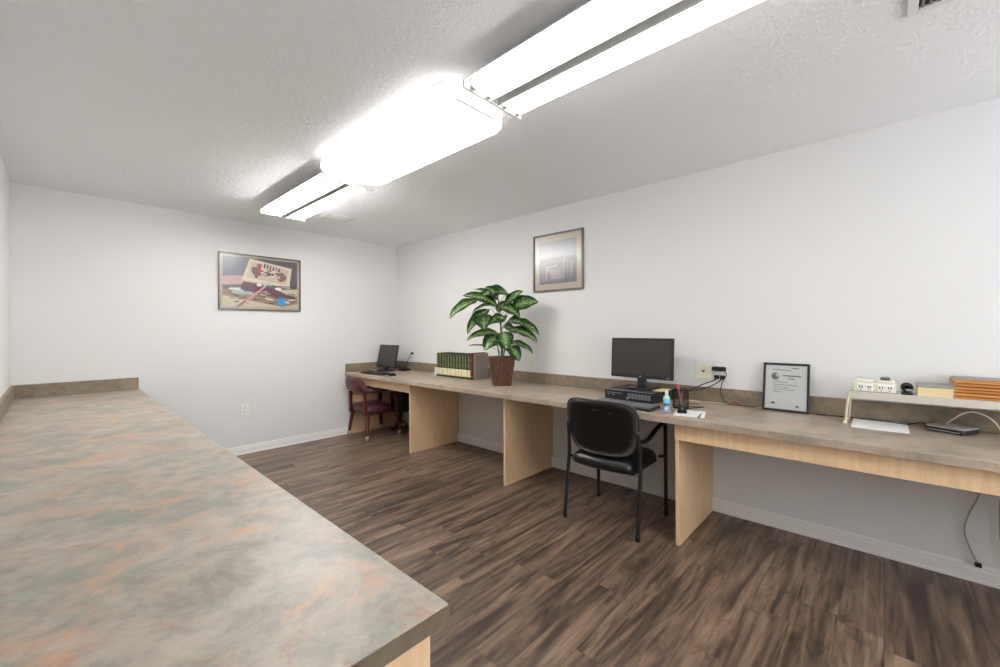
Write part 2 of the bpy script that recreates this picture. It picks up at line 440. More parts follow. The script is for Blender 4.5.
# ------------------------------------------------------------------ left counter
lc = thing('counter', (0.13, 2.76, 0), 'long mottled slate laminate counter filling the left foreground', 'counter')
CE, CN = 0.508, 0.608
ox, oy = -0.13, -2.76
MB().box((XL + .001 + ox, CN + oy, DESK - TH), (CE + ox, YB - .001 + oy, DESK), 0.0025).build('worktop', 'lam', lc)
MB().box((XL + .001 + ox, CN - 0.0012 + oy, DESK - TH + .0008), (CE + 0.0012 + ox, YB - .001 + oy, DESK - .0035)).build('edge_banding', 'lam_rim_shaded', lc)
MB().box((XL + .001 + ox, YB - .021 + oy, DESK), (CE - .004 + ox, YB - .001 + oy, DESK + .105), 0.0015).build('backsplash', 'lam_edge_shaded', lc)
MB().box((XL + .001 + ox, 0.66 + oy, DESK), (XL + .021 + ox, YB - .021 + oy, DESK + .105), 0.0015).build('backsplash', 'lam_edge_shaded', lc)
for y in (0.64, 2.0, 3.4, 4.86):
    MB().box((XL + .001 + ox, y + oy, 0), (0.489 + ox, y + .022 + oy, DESK - TH), 0.001).build('support_panel', 'maple', lc)

# ------------------------------------------------------------------ right-hand desk run
DF = 2.481; YD0 = -1.75
wt = thing('desk_worktop', (2.84, 1.6, DESK), 'long mottled slate laminate desk worktop fixed along the right wall', 'worktop')
ox, oy, oz = -2.84, -1.6, -DESK
DX0, DX1 = 2.4875, 2.447       # the front edge drifts slightly towards the far wall
MB().prism([(DX0 + ox, YD0 + oy), (XR - .001 + ox, YD0 + oy), (XR - .001 + ox, YB - .001 + oy), (DX1 + ox, YB - .001 + oy)], DESK - TH + oz, DESK + oz, bev=0.0025).build('worktop', 'lam_desk', wt)
MB().prism([(DX0 - .0012 + ox, YD0 + .001 + oy), (DX0 + .004 + ox, YD0 + .001 + oy), (DX1 + .004 + ox, YB - .003 + oy), (DX1 - .0012 + ox, YB - .003 + oy)], DESK - TH + .0008 + oz, DESK - .0035 + oz).build('edge_banding', 'lam_desk', wt)
o = MB().box((-.01, YD0 - 1.6, 0), (.01, YB - .001 - 1.6, .105), 0.0015).build('backsplash_board', 'lam_edge_shaded', loc=(XR - .011, 1.6, DESK)); tag(o, 'long mottled brown backsplash board along the right wall behind the desk', 'backsplash')
o = MB().box((-.360, -.01, 0), (.360, .01, .105), 0.0015).build('backsplash_board', 'lam_edge_shaded', loc=((2.452 + XR - .022) / 2, YB - .011, DESK)); tag(o, 'short mottled backsplash board in the far corner behind the small monitor', 'backsplash')
PF = 2.524
def panel(y0, label, y1=None):
    m = MB(); y1 = y1 or y0 + .022
    # notched over the skirting at the rear foot
    pr = [(PF, 0), (XR - .024, 0), (XR - .024, .092), (XR - .001, .092), (XR - .001, DESK - TH), (PF, DESK - TH)]
    A = [m.bm.verts.new((x - 2.85, 0, z)) for x, z in pr]; B = [m.bm.verts.new((x - 2.85, y1 - y0, z)) for x, z in pr]; n = len(pr)
    for i in range(n): m.bm.faces.new((A[i], A[(i + 1) % n], B[(i + 1) % n], B[i]))
    m.bm.faces.new(A); m.bm.faces.new(B[::-1])
    o = m.build('support_panel', 'maple', loc=(2.85, y0, 0)); tag(o, label, 'desk panel', 'maple panels holding up the desk')
panel(YB - .028, 'light maple desk panel against the back wall behind the burgundy chair')
panel(3.627, 'light maple desk panel standing between the burgundy chair and the books')
panel(2.287, 'light maple desk panel standing below the potted plant')
panel(0.891, 'light maple desk panel nearest the camera, right of the black guest chair')
def apron(y0, y1, label):
    m = MB(); m.box((2.509, y0, 0.634), (2.5235, y1, DESK - TH - .0005), 0.0015)
    o = m.build('desk_apron', 'maple'); tag(o, label, 'desk apron')
apron(YD0, 0.913, 'light maple apron board under the near right stretch of desk')
apron(3.627, YB - .002, 'light maple apron board under the far desk stretch above the burgundy chair')

# ------------------------------------------------------------------ ceiling lights
def strip_fixture(y0, y1, x0, x1, label, tube='tube'):
    t = thing('ceiling_light', ((x0 + x1) / 2, (y0 + y1) / 2, CEIL), label, 'ceiling light', group='fluorescent ceiling lights')
    hw = (x1 - x0) / 2; hl = (y1 - y0) / 2; D = -0.095
    m = MB()
    m.box((-.075, -hl, -.0405), (.075, hl, -.0005))                                   # spine fixed to the ceiling
    for s in (-1, 1):
        pr = [(.020, D), (.027, D), (.038, -.054), (.150, -.048), (hw, -.064), (hw, -.060), (.156, -.040), (.020, -.040)]
        a = [m.bm.verts.new((s * x, -hl, z)) for x, z in pr]; b = [m.bm.verts.new((s * x, hl, z)) for x, z in pr]; n = len(pr)
        for k in range(n): m.bm.faces.new((a[k], a[(k + 1) % n], b[(k + 1) % n], b[k]))
        m.bm.faces.new(a); m.bm.faces.new(b[::-1])
    m.build('housing', 'fixture', t)
    for s in (-1, 1):
        e = MB(); e.box((-hw - .004, s * hl - .006, D - .006), (hw + .004, s * hl + .006, -0.062), 0.003)
        e.build('end_plate', 'fixture', t)
    for sx in (-1, 1):
        mid = sx * (hw + 0.018) / 2
        for q in (-1, 1):
            x = mid + q * 0.046
            tb = MB(); tb.tube([(x, -hl + .03, -0.078), (x, hl - .03, -0.078)], 0.0185, 14); tb.build('tube', tube, t)
            for e in (-1, 1):
                MB().box((x - .013, e * (hl - .018) - .011, -0.098), (x + .013, e * (hl - .018) + .011, -0.048), 0.004).build('lamp_holder', 'fixture', t)
    return t
strip_fixture(0.085, 1.325, 1.205, 1.578, 'bare-tube fluorescent ceiling light nearest the camera, cut by the top edge')
strip_fixture(-1.36, -0.13, 1.205, 1.60, 'bare-tube fluorescent ceiling light behind the camera, continuing the row', 'dimtube')
strip_fixture(2.82, 4.06, 1.245, 1.625, 'bare-tube fluorescent ceiling light farthest away, small against the back', 'boosttube')
t = thing('ceiling_light', (1.385, 2.075, CEIL), 'middle ceiling light with a glowing rounded wraparound cover', 'ceiling light', group='fluorescent ceiling lights')
m = MB()
poly = rrect(-0.218, -0.645, 0.218, 0.645, 0.075, 8)
m.prism(poly, -0.100, -0.045, smooth=False, bev=0.012); m.build('diffuser', 'lens', t, smooth=True)
MB().box((-0.18, -0.60, -0.045), (0.18, 0.60, -0.0005), 0.003).build('housing', 'fixture', t)
MB().box((-0.14, -0.6475, -0.094), (0.12, -0.6435, -0.087)).build('gap_shade', 'grey', t)  # shade of the gap at the cover's end, drawn as a grey strip

def ceiling_vent(x0, x1, y0, y1, n, label, dark='slot', lv='grey'):
    t = thing('ceiling_vent', ((x0 + x1) / 2, (y0 + y1) / 2, CEIL), label, 'vent')
    hx, hy = (x1 - x0) / 2, (y1 - y0) / 2; f = 0.03
    m = MB()
    for a, b in (((-hx, -hy), (hx, -hy + f)), ((-hx, hy - f), (hx, hy)), ((-hx, -hy + f), (-hx + f, hy - f)), ((hx - f, -hy + f), (hx, hy - f))):
        m.box((a[0], a[1], -0.010), (b[0], b[1], -0.0005), 0.003)
    m.build('frame', 'fixture', t)
    MB().box((-hx + f, -hy + f, -0.002), (hx - f, hy - f, -0.0008)).build('duct_opening', dark, t)
    for i in range(n):
        y = -hy + f + (2 * hy - 2 * f) * (i + .5) / n
        MB().box((-hx + f, y - .004, -0.0095), (hx - f, y + .004, -0.0065), rot=(R(35), 0, 0)).build('louvre', lv, t)
ceiling_vent(1.80, 2.125, -0.42, -0.065, 14, 'white ceiling vent with dark louvres at the top right corner')
ceiling_vent(1.80, 2.09, 3.95, 4.15, 7, 'small flush white ceiling vent beside the farthest light', 'fixture', 'fixture')

# ------------------------------------------------------------------ framed pictures
def flat(poly, z, mi, m, th=0.0004):
    m.prism(poly, z, z + th, mi=mi)
def P_(*c): return mat('print_%d_%d_%d' % c, c, 0.55)
def picture(name, wd, ht, loc, rz, label, shapes, cols, fw=0.012, matte=0.03, matcol=(196, 186, 172), glass=True, depth=0.02, frame='frame', tilt=0.0, base=(104, 98, 102), name_print='print'):
    """lies in local XZ, faces local -Y; shapes are polygons in 0..1 of the printed area"""
    t = thing('framed_picture' if name is None else name, loc, label, 'picture' if name is None else 'certificate', rz)
    if tilt: t.rotation_euler = (tilt, 0, rz)
    m = MB(); hw = wd / 2
    for a, b in (((-hw, 0), (hw, fw)), ((-hw, ht - fw), (hw, ht)), ((-hw, fw), (-hw + fw, ht - fw)), ((hw - fw, fw), (hw, ht - fw))):
        m.box((a[0], -depth, a[1]), (b[0], -0.001, b[1]), 0.0025)
    m.build('frame', frame, t)
    q = Matrix(((1, 0, 0, 0), (0, 0, -1, 0), (0, 1, 0, 0), (0, 0, 0, 1)))   # local xy -> xz, +z -> -Y
    MB().box((-hw + fw * .6, -.006, fw * .6), (hw - fw * .6, -.002, ht - fw * .6)).build('mat_board', mat('mount_board', matcol, 0.7), t)
    x0, x1, z0, z1 = -hw + fw + matte, hw - fw - matte, fw + matte, ht - fw - matte
    m = MB(); mats = [mat('print_ground', base, 0.55)] + [P_(*c) for c in cols]
    m.prism([(x0, z0), (x1, z0), (x1, z1), (x0, z1)], 0.0062, 0.0068, mi=0)
    for i, (ci, poly) in enumerate(shapes):
        pts = [(x0 + (x1 - x0) * u, z0 + (z1 - z0) * v) for u, v in poly]
        zz = 0.0068 + 0.00012 * i
        m.prism(pts, zz, zz + 0.0001, mi=ci + 1)
    bmesh.ops.transform(m.bm, matrix=q, verts=m.bm.verts)
    m.build(name_print, mats, t)
    if glass:
        MB().box((-hw + fw * .7, -.0125, fw * .7), (hw - fw * .7, -.0105, ht - fw * .7)).build('glass', 'glassclear', t)
    return t
def ell(cx, cy, rx, ry, n=18, a=0): return [(cx + rx * math.cos(2 * PI * i / n + a), cy + ry * math.sin(2 * PI * i / n + a)) for i in range(n)]
def stripe(x0, y0, x1, y1, w):
    d = math.hypot(x1 - x0, y1 - y0); nx, ny = -(y1 - y0) / d * w / 2, (x1 - x0) / d * w / 2
    return [(x0 + nx, y0 + ny), (x1 + nx, y1 + ny), (x1 - nx, y1 - ny), (x0 - nx, y0 - ny)]
cols = [(120, 124, 132), (96, 90, 92), (222, 208, 192), (208, 186, 168), (128, 92, 88), (172, 74, 84), (104, 52, 74), (200, 190, 160), (226, 150, 160), (58, 140, 200), (160, 190, 180), (150, 120, 100), (228, 224, 216), (66, 60, 60), (198, 160, 160)]
rs = random.Random(3)
sh = [(0, [(0, .62), (.34, .62), (.40, 1), (0, 1)]), (1, [(.8, .4), (1, .4), (1, 1), (.8, 1)]), (14, [(0, .42), (.3, .46), (.28, .64), (0, .60)]),
      (7, [(0, 0), (1, 0), (1, .42), (0, .28)]), (11, [(0, .22), (.78, .02), (1, .1), (1, .26), (.4, .34), (0, .34)]),
      (10, [(.1, .27), (.4, .24), (.42, .32), (.12, .33)]), (12, [(.08, .33), (.32, .36), (.3, .39), (.08, .37)]),
      (6, [(.22, .36), (.92, .13), (.98, .22), (.66, .40), (.26, .54)]),
      (3, [(.22, .52), (.9, .42), (.9, .48), (.24, .60)]), (2, [(.24, .56), (.88, .44), (.92, .86), (.34, .99)]),
      (3, [(.29, .60), (.84, .50), (.87, .82), (.36, .93)]), (4, ell(.44, .76, .08, .12)), (4, ell(.77, .66, .07, .10)), (2, ell(.6, .76, .13, .11)),
      (1, ell(.57, .70, .06, .045)), (5, [(.43, .66), (.47, .66), (.5, .90), (.45, .91)]), (5, [(.42, .72), (.52, .74), (.52, .78), (.42, .76)])]
for i in range(6):
    sh.append((13 if i % 2 else 6, [(.52 + .04 * i, .82 - .012 * i), (.545 + .04 * i, .82 - .012 * i), (.55 + .04 * i, .91 - .015 * i), (.53 + .04 * i, .92 - .015 * i)]))
for i in range(46):
    u, v = rs.uniform(.06, .94), rs.uniform(.05, .40); L_ = rs.uniform(.03, .12); a = rs.uniform(-.35, .1)
    sh.append((rs.choice((11, 7, 12, 10, 6, 13, 1, 3, 14, 0)), stripe(u, v, min(.99, u + L_), max(.01, v + a * L_), rs.uniform(.008, .03))))
for i in range(16):
    u, v = rs.uniform(.36, .82), rs.uniform(.62, .88)
    sh.append((rs.choice((4, 2, 1, 3, 14)), ell(u, v - .12 * (u - .36), rs.uniform(.012, .03), rs.uniform(.01, .03), 8)))
sh += [(8, stripe(.22, .02, .54, .44, .028)), (11, stripe(.18, 0, .28, .12, .03)), (13, stripe(.62, .46, .93, .46, .016)), (10, stripe(.52, .44, .66, .58, .03)), (12, ell(.46, .46, .035, .03)),
       (12, ell(.72, .40, .05, .03)), (7, ell(.8, .36, .05, .03)), (9, ell(.76, .13, .065, .085)), (13, stripe(.82, .2, .96, .26, .014)), (12, stripe(.8, .14, .94, .17, .012))]
picture(None, 0.80, 0.588, (1.512, YB - .001, 1.508), 0, 'framed still life print with a cream box lid hanging on the back wall', sh, cols, fw=0.014, matte=0.022, matcol=(178, 168, 156))
cols2 = [(150, 146, 156), (104, 92, 100), (196, 200, 206), (226, 222, 222), (120, 140, 144), (172, 120, 104), (140, 96, 110)]
sh2 = [(1, [(0, 0), (1, 0), (1, .6), (0, .6)]), (0, [(0, .6), (1, .6), (1, 1), (0, 1)]), (6, [(.16, .08), (.62, .08), (.6, .32), (.2, .34)])]
for i in range(7): sh2.append((3 if i % 2 else 2, stripe(.22 + .05 * i, .36 - .01 * i, .38 + .05 * i, .10, .014)))
sh2.append((3, stripe(.20, .10, .20, .40, .018))); sh2.append((2, stripe(.2, .38, .5, .42, .03)))
for i in range(8): sh2.append(((4, 5, 2, 6)[i % 4], stripe(.56 + .05 * i, .10 + .02 * (i % 3), .58 + .05 * i, .48 + .05 * (i % 3), .018)))
for i in range(5): sh2.append(((2, 6)[i % 2], stripe(.04 + .03 * i, .06, .05 + .03 * i, .34, .01)))
picture(None, 0.56, 0.545, (XR - .001, 2.226, 1.655), R(-90), 'framed print of pens in a cream mount on the right wall above the desk', sh2, cols2, fw=0.016, matte=0.055, matcol=(214, 198, 178), base=(110, 98, 104))

# ------------------------------------------------------------------ wall plates
def wall_plate(loc, rz, wd, ht, kind, label, colour='ivory'):
    """faces local -Y, origin at plate centre on the wall"""
    t = thing('wall_outlet', loc, label, 'outlet', rz)
    MB().box((-wd / 2, -.006, -ht / 2), (wd / 2, -.0005, ht / 2), 0.003).build('cover_plate', colour, t)
    if kind == 'duplex':
        for s in (-1, 1):
            o = MB().box((-.016, -.0085, s * .02 - .014), (.016, -.006, s * .02 + .014), 0.004).build('receptacle', colour, t)
            m = MB()
            for x in (-.006, .006): m.box((x - .0012, -.0092, s * .02 - .002), (x + .0012, -.0084, s * .02 + .007))
            m.lathe([(.0022, 0), (.0022, .0007)], c=(0, -.0085, s * .02 - .008), n=8, rot=(R(90), 0, 0))
            m.build('slot', 'slot', o)
    else:
        m = MB(); m.lathe([(.009, 0), (.009, .004), (.005, .004), (.005, .012), (0, .012)], c=(0, -.006, 0), n=12, rot=(R(90), 0, 0)); m.build('coax_jack', 'brass', t)
    return t
wall_plate((1.345, YB, 0.465), 0, .075, .118, 'duplex', 'white duplex outlet low on the back wall', 'white')
wall_plate((XR, 2.52, 0.995), R(-90), .078, .12, 'duplex', 'ivory duplex outlet above the desk just right of the plant')
wall_plate((XR, 0.953, 0.99), R(-90), .112, .118, 'jack', 'ivory coax wall plate just right of the large monitor')
wall_plate((XR, 0.84, 0.985), R(-90), .078, .118, 'duplex', 'ivory outlet holding black plugs between monitor and certificate', 'white')
wall_plate((XR, 4.53, 0.965), R(-90), .078, .118, 'duplex', 'white outlet in the far corner right of the small monitor', 'white')

def cable(name, pts, r, ms, label, k=8):
    m = MB(); m.tube(smoothpath(pts, k), r, 8); o = m.build(name, ms); tag(o, label, 'cable'); return o

# plugs and their cables on the middle outlet
def plug(y, z, label, x=XR - .0095, ang=0):
    t = thing('power_plug', (x, y, z), label, 'plug')
    MB().box((-.03, -.015, -.013), (0, .015, .013), 0.005).build('plug_body', 'plug', t)
    m = MB(); m.tube([(-.026, 0, -.005), (-.040, .004, -.014), (-.046, .012, -.026)], [.006, .005, .004], 8); m.build('strain_relief', 'plug', t)
plug(.860, .955, 'left black plug in the lower half of the crowded outlet')
plug(.822, .955, 'right black plug in the lower half of the crowded outlet')
t = thing('power_adapter', (XR - .0095, .845, 1.012), 'black wall adapter across the top of the crowded outlet', 'adapter')
MB().box((-.032, -.045, -.014), (0, .045, .016), 0.008, 3).build('adapter_body', 'plug', t)
cable('black_power_cable', [(3.14, .872, .929), (3.12, .93, .905), (3.11, 1.0, .865), (3.10, 1.08, .84), (3.165, 1.14, .80), (3.1665, 1.20, .785)], .0035, 'plug', 'black power cable drooping from the outlet towards the large monitor')
cable('black_power_cable', [(3.14, .834, .929), (3.10, .88, .895), (3.085, .94, .87), (3.08, 1.02, .848), (3.10, 1.09, .80), (3.08, 1.14, .7765)], .0035, 'plug', 'second black power cable looping just below the first one')
cable('black_adapter_cable', [(3.15, .805, 1.006), (3.135, .79, .975), (3.14, .815, .93), (3.165, .832, .88), (3.163, .832, .84), (3.14, .80, .79), (3.145, .76, .7755), (3.15, .66, .7755), (3.155, .52, .7745)], .0028, 'soft', 'thin dark adapter cable running down the backsplash to the worktop')
# cream cord along the foot of the backsplash
cable('cream_cable', [(3.145, 1.05, .7745), (3.15, .95, .7745), (3.155, .80, .7745), (3.152, .62, .7745), (3.158, .42, .7745), (3.155, .30, .7745)], .0032, 'rod', 'cream cord lying along the foot of the backsplash')
o = cable('copper_cable', [(3.148, .775, .7755), (3.15, .755, .79), (3.152, .737, .808), (3.15, .715, .79), (3.148, .70, .7755)], .0032, mat('copper_cord', (172, 100, 66), .5), 'short copper-coloured cord loop standing up behind the certificate side')
cable('router_power_cable', [(3.150, .36, .776), (3.135, .27, .775), (3.14, .18, .776), (3.13, .08, .778), (3.14, .0, .776), (3.12, -.09, .776), (3.14, -.15, .79), (3.148, -.20, .776), (3.135, -.30, .776)], .003, 'plug', 'black cord snaking under the riser behind the white paper')
cable('far_cable', [(3.15, 4.53, .955), (3.135, 4.56, .90), (3.14, 4.59, .83), (3.13, 4.58, .80), (3.10, 4.56, .7755), (3.0, 4.55, .7755)], .003, 'soft', 'dark cable dropping from the far corner outlet to the desk')
plug(4.515, .99, 'black plug in the far corner outlet')

# ------------------------------------------------------------------ main computer
def monitor(name, loc, rz, wd, ht, zb, tilt, label, bez=.014, foot=(.10, .09), neckw=.035):
    """screen faces local -X; origin on its base"""
    t = thing(name, loc, label, 'monitor', rz)
    tm = Matrix.Translation((0, 0, zb)) @ Matrix.Rotation(tilt, 4, 'Y')
    m = MB(); m.box((-.012, -wd / 2, 0), (.012, wd / 2, ht), 0.005); m.box((.012, -wd * .36, ht * .14), (.03, wd * .36, ht * .84), 0.012, 3)
    bmesh.ops.transform(m.bm, matrix=tm, verts=m.bm.verts); b = m.build('bezel', 'bezel', t)
    m = MB(); m.box((-.0128, -wd / 2 + bez, bez * 1.7), (-.0118, wd / 2 - bez, ht - bez)); bmesh.ops.transform(m.bm, matrix=tm, verts=m.bm.verts)
    m.build('screen', 'screen', b)
    m = MB(); m.lathe([(.006, 0), (.006, .001), (0, .001)], c=(-.0122, 0, bez * .85), n=14, rot=(0, R(-90), 0)); bmesh.ops.transform(m.bm, matrix=tm, verts=m.bm.verts)
    m.build('badge', 'silver', b)
    m = MB(); m.box((-.0128, -wd / 2 + .02, bez * .7), (-.0118, -wd / 2 + .045, bez * .95)); bmesh.ops.transform(m.bm, matrix=tm, verts=m.bm.verts)
    m.build('power_light', 'silver', b)
    m = MB(); m.box((.012, -neckw, .012), (.034, neckw, zb + ht * .4), 0.008, rot=(0, R(4), 0)); m.build('neck', 'bezel', t)
    m = MB(); m.prism(rrect(-foot[0], -foot[1] * 1.1, foot[0], foot[1] * 1.1, .03), 0, .012, bev=.004); m.build('foot', 'bezel', t)
    return t
CZ = 0.846
t = thing('desktop_computer', (2.99, 1.345, DESK), 'black slim desktop computer lying flat under the large monitor', 'computer', R(-4))
hw, hd, hh = .192, .17, .075
MB().box((-hd + .012, -hw, .004), (hd, hw, hh), 0.003).build('case', 'soft', t)
f = MB(); f.box((-hd, -hw - .001, .003), (-hd + .014, hw + .001, hh - .003), 0.004).build('front_panel', 'bezel', t) if 0 else None
fp = MB(); fp.box((-hd, -hw, .003), (-hd + .0125, hw, hh), 0.003); fp = fp.build('front_panel', 'bezel', t)
m = MB()
for i in range(16): m.box((-hd - .0012, -hw + .02 + i * .011, .022), (-hd + .001, -hw + .025 + i * .011, .060))
m.build('grille', 'silver', fp)
m = MB(); m.box((-hd - .001, .05, .05), (-hd + .001, .17, .054)); m.box((-hd - .001, .15, .035), (-hd + .001, .165, .042)); m.box((-hd - .001, .11, .035), (-hd + .001, .125, .042)); m.build('drive_slots', 'grey', fp)
m = MB(); m.lathe([(.009, 0), (.009, .0015), (0, .0015)], c=(-hd, .005, .02), n=14, rot=(0, R(-90), 0)); m.build('badge', 'silver', fp)
MB().box((-hd + .001, -hw + .002, hh - .001), (-hd + .010, hw - .002, hh + .0008), 0.0005).build('top_trim', 'silver', t)
for sx in (-1, 1):
    for sy in (-1, 1): MB().lathe([(.01, 0), (.01, .004)], c=(sx * .13, sy * .16, 0), n=10).build('foot', 'plug', t)
monitor('computer_monitor', (2.99, 1.334, CZ + .0008), R(-2), .487, .302, .078, R(3), 'large black widescreen monitor standing on the flat desktop computer', bez=.016, foot=(.075, .085))
o = MB().box((-.055, -.085, 0), (.055, .085, .008), 0.001).build('paper_pad', 'manila', loc=(2.96, 1.22, CZ + .0128), rot=(0, 0, R(8))) if 0 else None
o = MB().box((-.075, -.034, 0), (.075, .034, .006), 0.001).build('notepad', 'manila', loc=(3.0, 1.178, CZ + .001), rot=(0, 0, R(-4)))
tag(o, 'cream notepad on the computer case right of the monitor foot', 'notepad')

M['keycap'] = mat('keycap_grey', (112, 112, 114), .5)
def keyboard(loc, rz, label, ms='bezel', ln=.445, dp=.15):
    t = thing('keyboard', loc, label, 'keyboard', rz)
    m = MB(); m.box((-dp / 2, -ln / 2, 0), (dp / 2, ln / 2, .016), 0.006, rot=(0, R(-3), 0), piv=(-dp / 2, 0, 0)); m.build('body', ms, t)
    kk = MB(); rows = 6
    for r in range(rows):
        n = 20; x = -dp / 2 + .02 + r * (dp - .035) / rows
        for i in range(n):
            if r == 0 and 5 < i < 10: continue
            y = -ln / 2 + .014 + i * (ln - .028) / n + (.012 if i > 3 else 0) * 0
            kk.box((x - .0075, y - .002, .0165), (x + .0075, y + (ln - .028) / n - .006, .024), 0.002, 1, rot=(0, R(-3), 0), piv=(-dp / 2, 0, 0))
    kk.build('keys', 'keycap' if ms == 'bezel' else 'soft', t)
    return t
keyboard((2.625, 1.29, DESK), R(-5), 'black keyboard with grey keys in front of the flat desktop computer')
# small sanitiser bottle
t = thing('spray_bottle', (2.665, 1.018, DESK), 'small clear bottle with a blue label beside the mesh pen cup', 'bottle')
M['bottle'] = mat('translucent_bottle', (200, 226, 214), .25); M['bluelabel'] = mat('pale_blue_label', (120, 190, 214), .5, var=(60, .12))
m = MB(); m.lathe([(.018, 0), (.0205, .004), (.0205, .078), (.017, .092), (.009, .098), (.009, .104)], n=20); m.build('bottle_body', 'bottle', t)
m = MB(); m.lathe([(.0211, .03), (.0211, .078)], n=20); m.build('label_wrap', 'bluelabel', t)
m = MB(); m.lathe([(.0212, .040), (.0215, .043), (.0212, .046)], n=20); m.build('label_band', mat('navy_band', (36, 70, 110), .5), t)
m = MB(); m.lathe([(.0105, .102), (.0105, .124), (.009, .127), (0, .127)], n=16); m.build('cap', 'white', t)
# mesh pen cup with pens
t = thing('pen_cup', (2.82, .985, DESK), 'black mesh pen cup beside the blue-labelled bottle', 'pen cup')
M['mesh'] = mat('dark_wire_mesh', (34, 30, 30), .4, .3)
m = MB(); rc, hc = .048, .122
m.lathe([(0, 0), (rc, 0), (rc, .006), (0, .006)], n=20)
m.tube([(rc * math.cos(a), rc * math.sin(a), hc) for a in [2 * PI * i / 20 for i in range(20)]], .0028, 6, closed=True)
for i in range(22):
    for s in (-1, 1):
        pts = []
        for k in range(7):
            a = 2 * PI * i / 22 + s * k * .16; pts.append((rc * math.cos(a), rc * math.sin(a), .004 + (hc - .004) * k / 6))
        m.tube(pts, .00135, 4, cap=False)
m.build('mesh_body', 'mesh', t)
pens = [('red marker pen with a coral cap leaning left in the mesh cup', (206, 84, 92), (-.012, .024, .16), .0065, 'marker_pen'),
        ('green pen standing in the mesh cup', (96, 140, 92), (.02, .018, .125), .004, 'pen'),
        ('dark red pencil leaning right in the mesh cup', (140, 48, 40), (.022, -.02, .12), .0035, 'pencil'),
        ('lilac grey pen leaning far right in the mesh cup', (140, 128, 150), (-.02, -.024, .118), .0045, 'pen'),
        ('black pen standing in the middle of the mesh cup', (26, 24, 26), (.0, .003, .13), .004, 'pen')]
for lb, c_, (dx, dy, L_), r_, nm in pens:
    ti = thing(nm, (2.82 - dx * .4, .985 - dy * .4, DESK + .0075), lb, 'pen')
    e = Vector((dx * 1.15, dy * 1.15, L_ - .008))
    m = MB(); m.tube([(0, 0, 0), e * .07, e * .72], [.0012, r_, r_], 10); m.build('barrel', mat('pen_' + str(c_[0]), c_, .4), ti)
    m = MB(); m.tube([e * .72, e * .98, e], [r_ * 1.15, r_ * 1.15, r_ * .6], 10); m.build('cap', mat('cap_' + str(c_[0]), (222, 104, 112) if c_[0] == 206 else c_, .35), ti)
# mouse
t = thing('computer_mouse', (2.67, .925, DESK), 'black computer mouse with silver wheel in front of the pen cup', 'mouse', R(20))
m = MB(); P = []
for i in range(11):
    u = i / 10; row = []
    for j in range(9):
        v = j / 8 * 2 - 1
        x = -.052 + .104 * u; wdt = .03 * math.sin(PI * (0.12 + .76 * u)) ** .5
        row.append((x, v * wdt, .034 * max(0, (1 - v * v)) ** .55 * math.sin(PI * (.06 + .86 * u)) ** .6 + .001))
    P.append(row)
m.grid(P); bmesh.ops.solidify(m.bm, geom=m.bm.faces[:], thickness=.001); m.build('body', 'plug', t)
MB().box((-.042, -.004, .022), (-.02, .004, .034), 0.003).build('wheel', 'silver', t)
# papers in front of the mouse
def sheet(name, loc, wd, dp, rz, ms, label, th=.0012):
    o = MB().box((-dp / 2, -wd / 2, 0), (dp / 2, wd / 2, th)).build(name, ms, loc=loc, rot=(0, 0, rz)); tag(o, label, 'paper'); return o
M['lilac'] = mat('lilac_card', (150, 130, 190), .6, var=(70, .3))
sheet('memo_sheet', (2.66, .875, DESK + .0002), .17, .21, R(14), 'paper', 'cream memo sheet under and right of the computer mouse', .0012)
sheet('lilac_card', (2.615, 1.01, DESK + .0002), .055, .085, R(-10), 'lilac', 'small lilac printed card beside the computer mouse')
m = MB(); m.tube([(-.06, 0, .0045), (.07, 0, .0045)], .0032, 8); m.tube([(.07, 0, .0045), (.08, 0, .0045)], [.0032, .0008], 8)
o = m.build('ballpoint_pen', mat('dark_pen', (50, 44, 44), .4), loc=(2.60, .80, DESK + .0015), rot=(0, 0, R(10))); tag(o, 'dark ballpoint pen lying at the right end of the memo sheet', 'pen')
cable('mouse_cable', [(2.71, .965, .776), (2.78, .93, .776), (2.86, .905, .776), (2.92, .87, .776), (2.88, .95, .776), (2.97, .99, .776), (3.02, .93, .776)], .0022, 'plug', 'thin black mouse cable curling beside the pen cup')

# ------------------------------------------------------------------ certificate
t = picture('certificate_frame', 0.245, 0.305, (3.118, 0.452, DESK + .0005), R(-90), 'black framed white certificate leaning on the backsplash', [
    (0, stripe(.18, .90, .62, .89, .014)), (0, stripe(.62, .94, .80, .935, .02)), (1, ell(.24, .745, .095, .085)), (2, ell(.30, .775, .05, .045)), (0, stripe(.42, .765, .86, .76, .024)), (0, stripe(.55, .70, .72, .695, .02)),
    (0, stripe(.18, .62, .55, .615, .010)), (0, stripe(.2, .555, .78, .545, .010)), (0, stripe(.2, .50, .60, .495, .010)), (0, stripe(.2, .445, .72, .44, .010)), (0, stripe(.2, .39, .42, .385, .010)),
    (0, ell(.20, .13, .06, .025)), (0, ell(.78, .085, .045, .022))],
    [(120, 132, 136), (112, 124, 128), (226, 236, 236)], fw=0.013, matte=0.001, matcol=(236, 242, 242), base=(250, 254, 253), frame='black_frame', depth=.016, name_print='certificate_sheet')
t.rotation_euler = (Matrix.Rotation(R(-90), 3, 'Z') @ Matrix.Rotation(R(-11), 3, 'X')).to_euler()

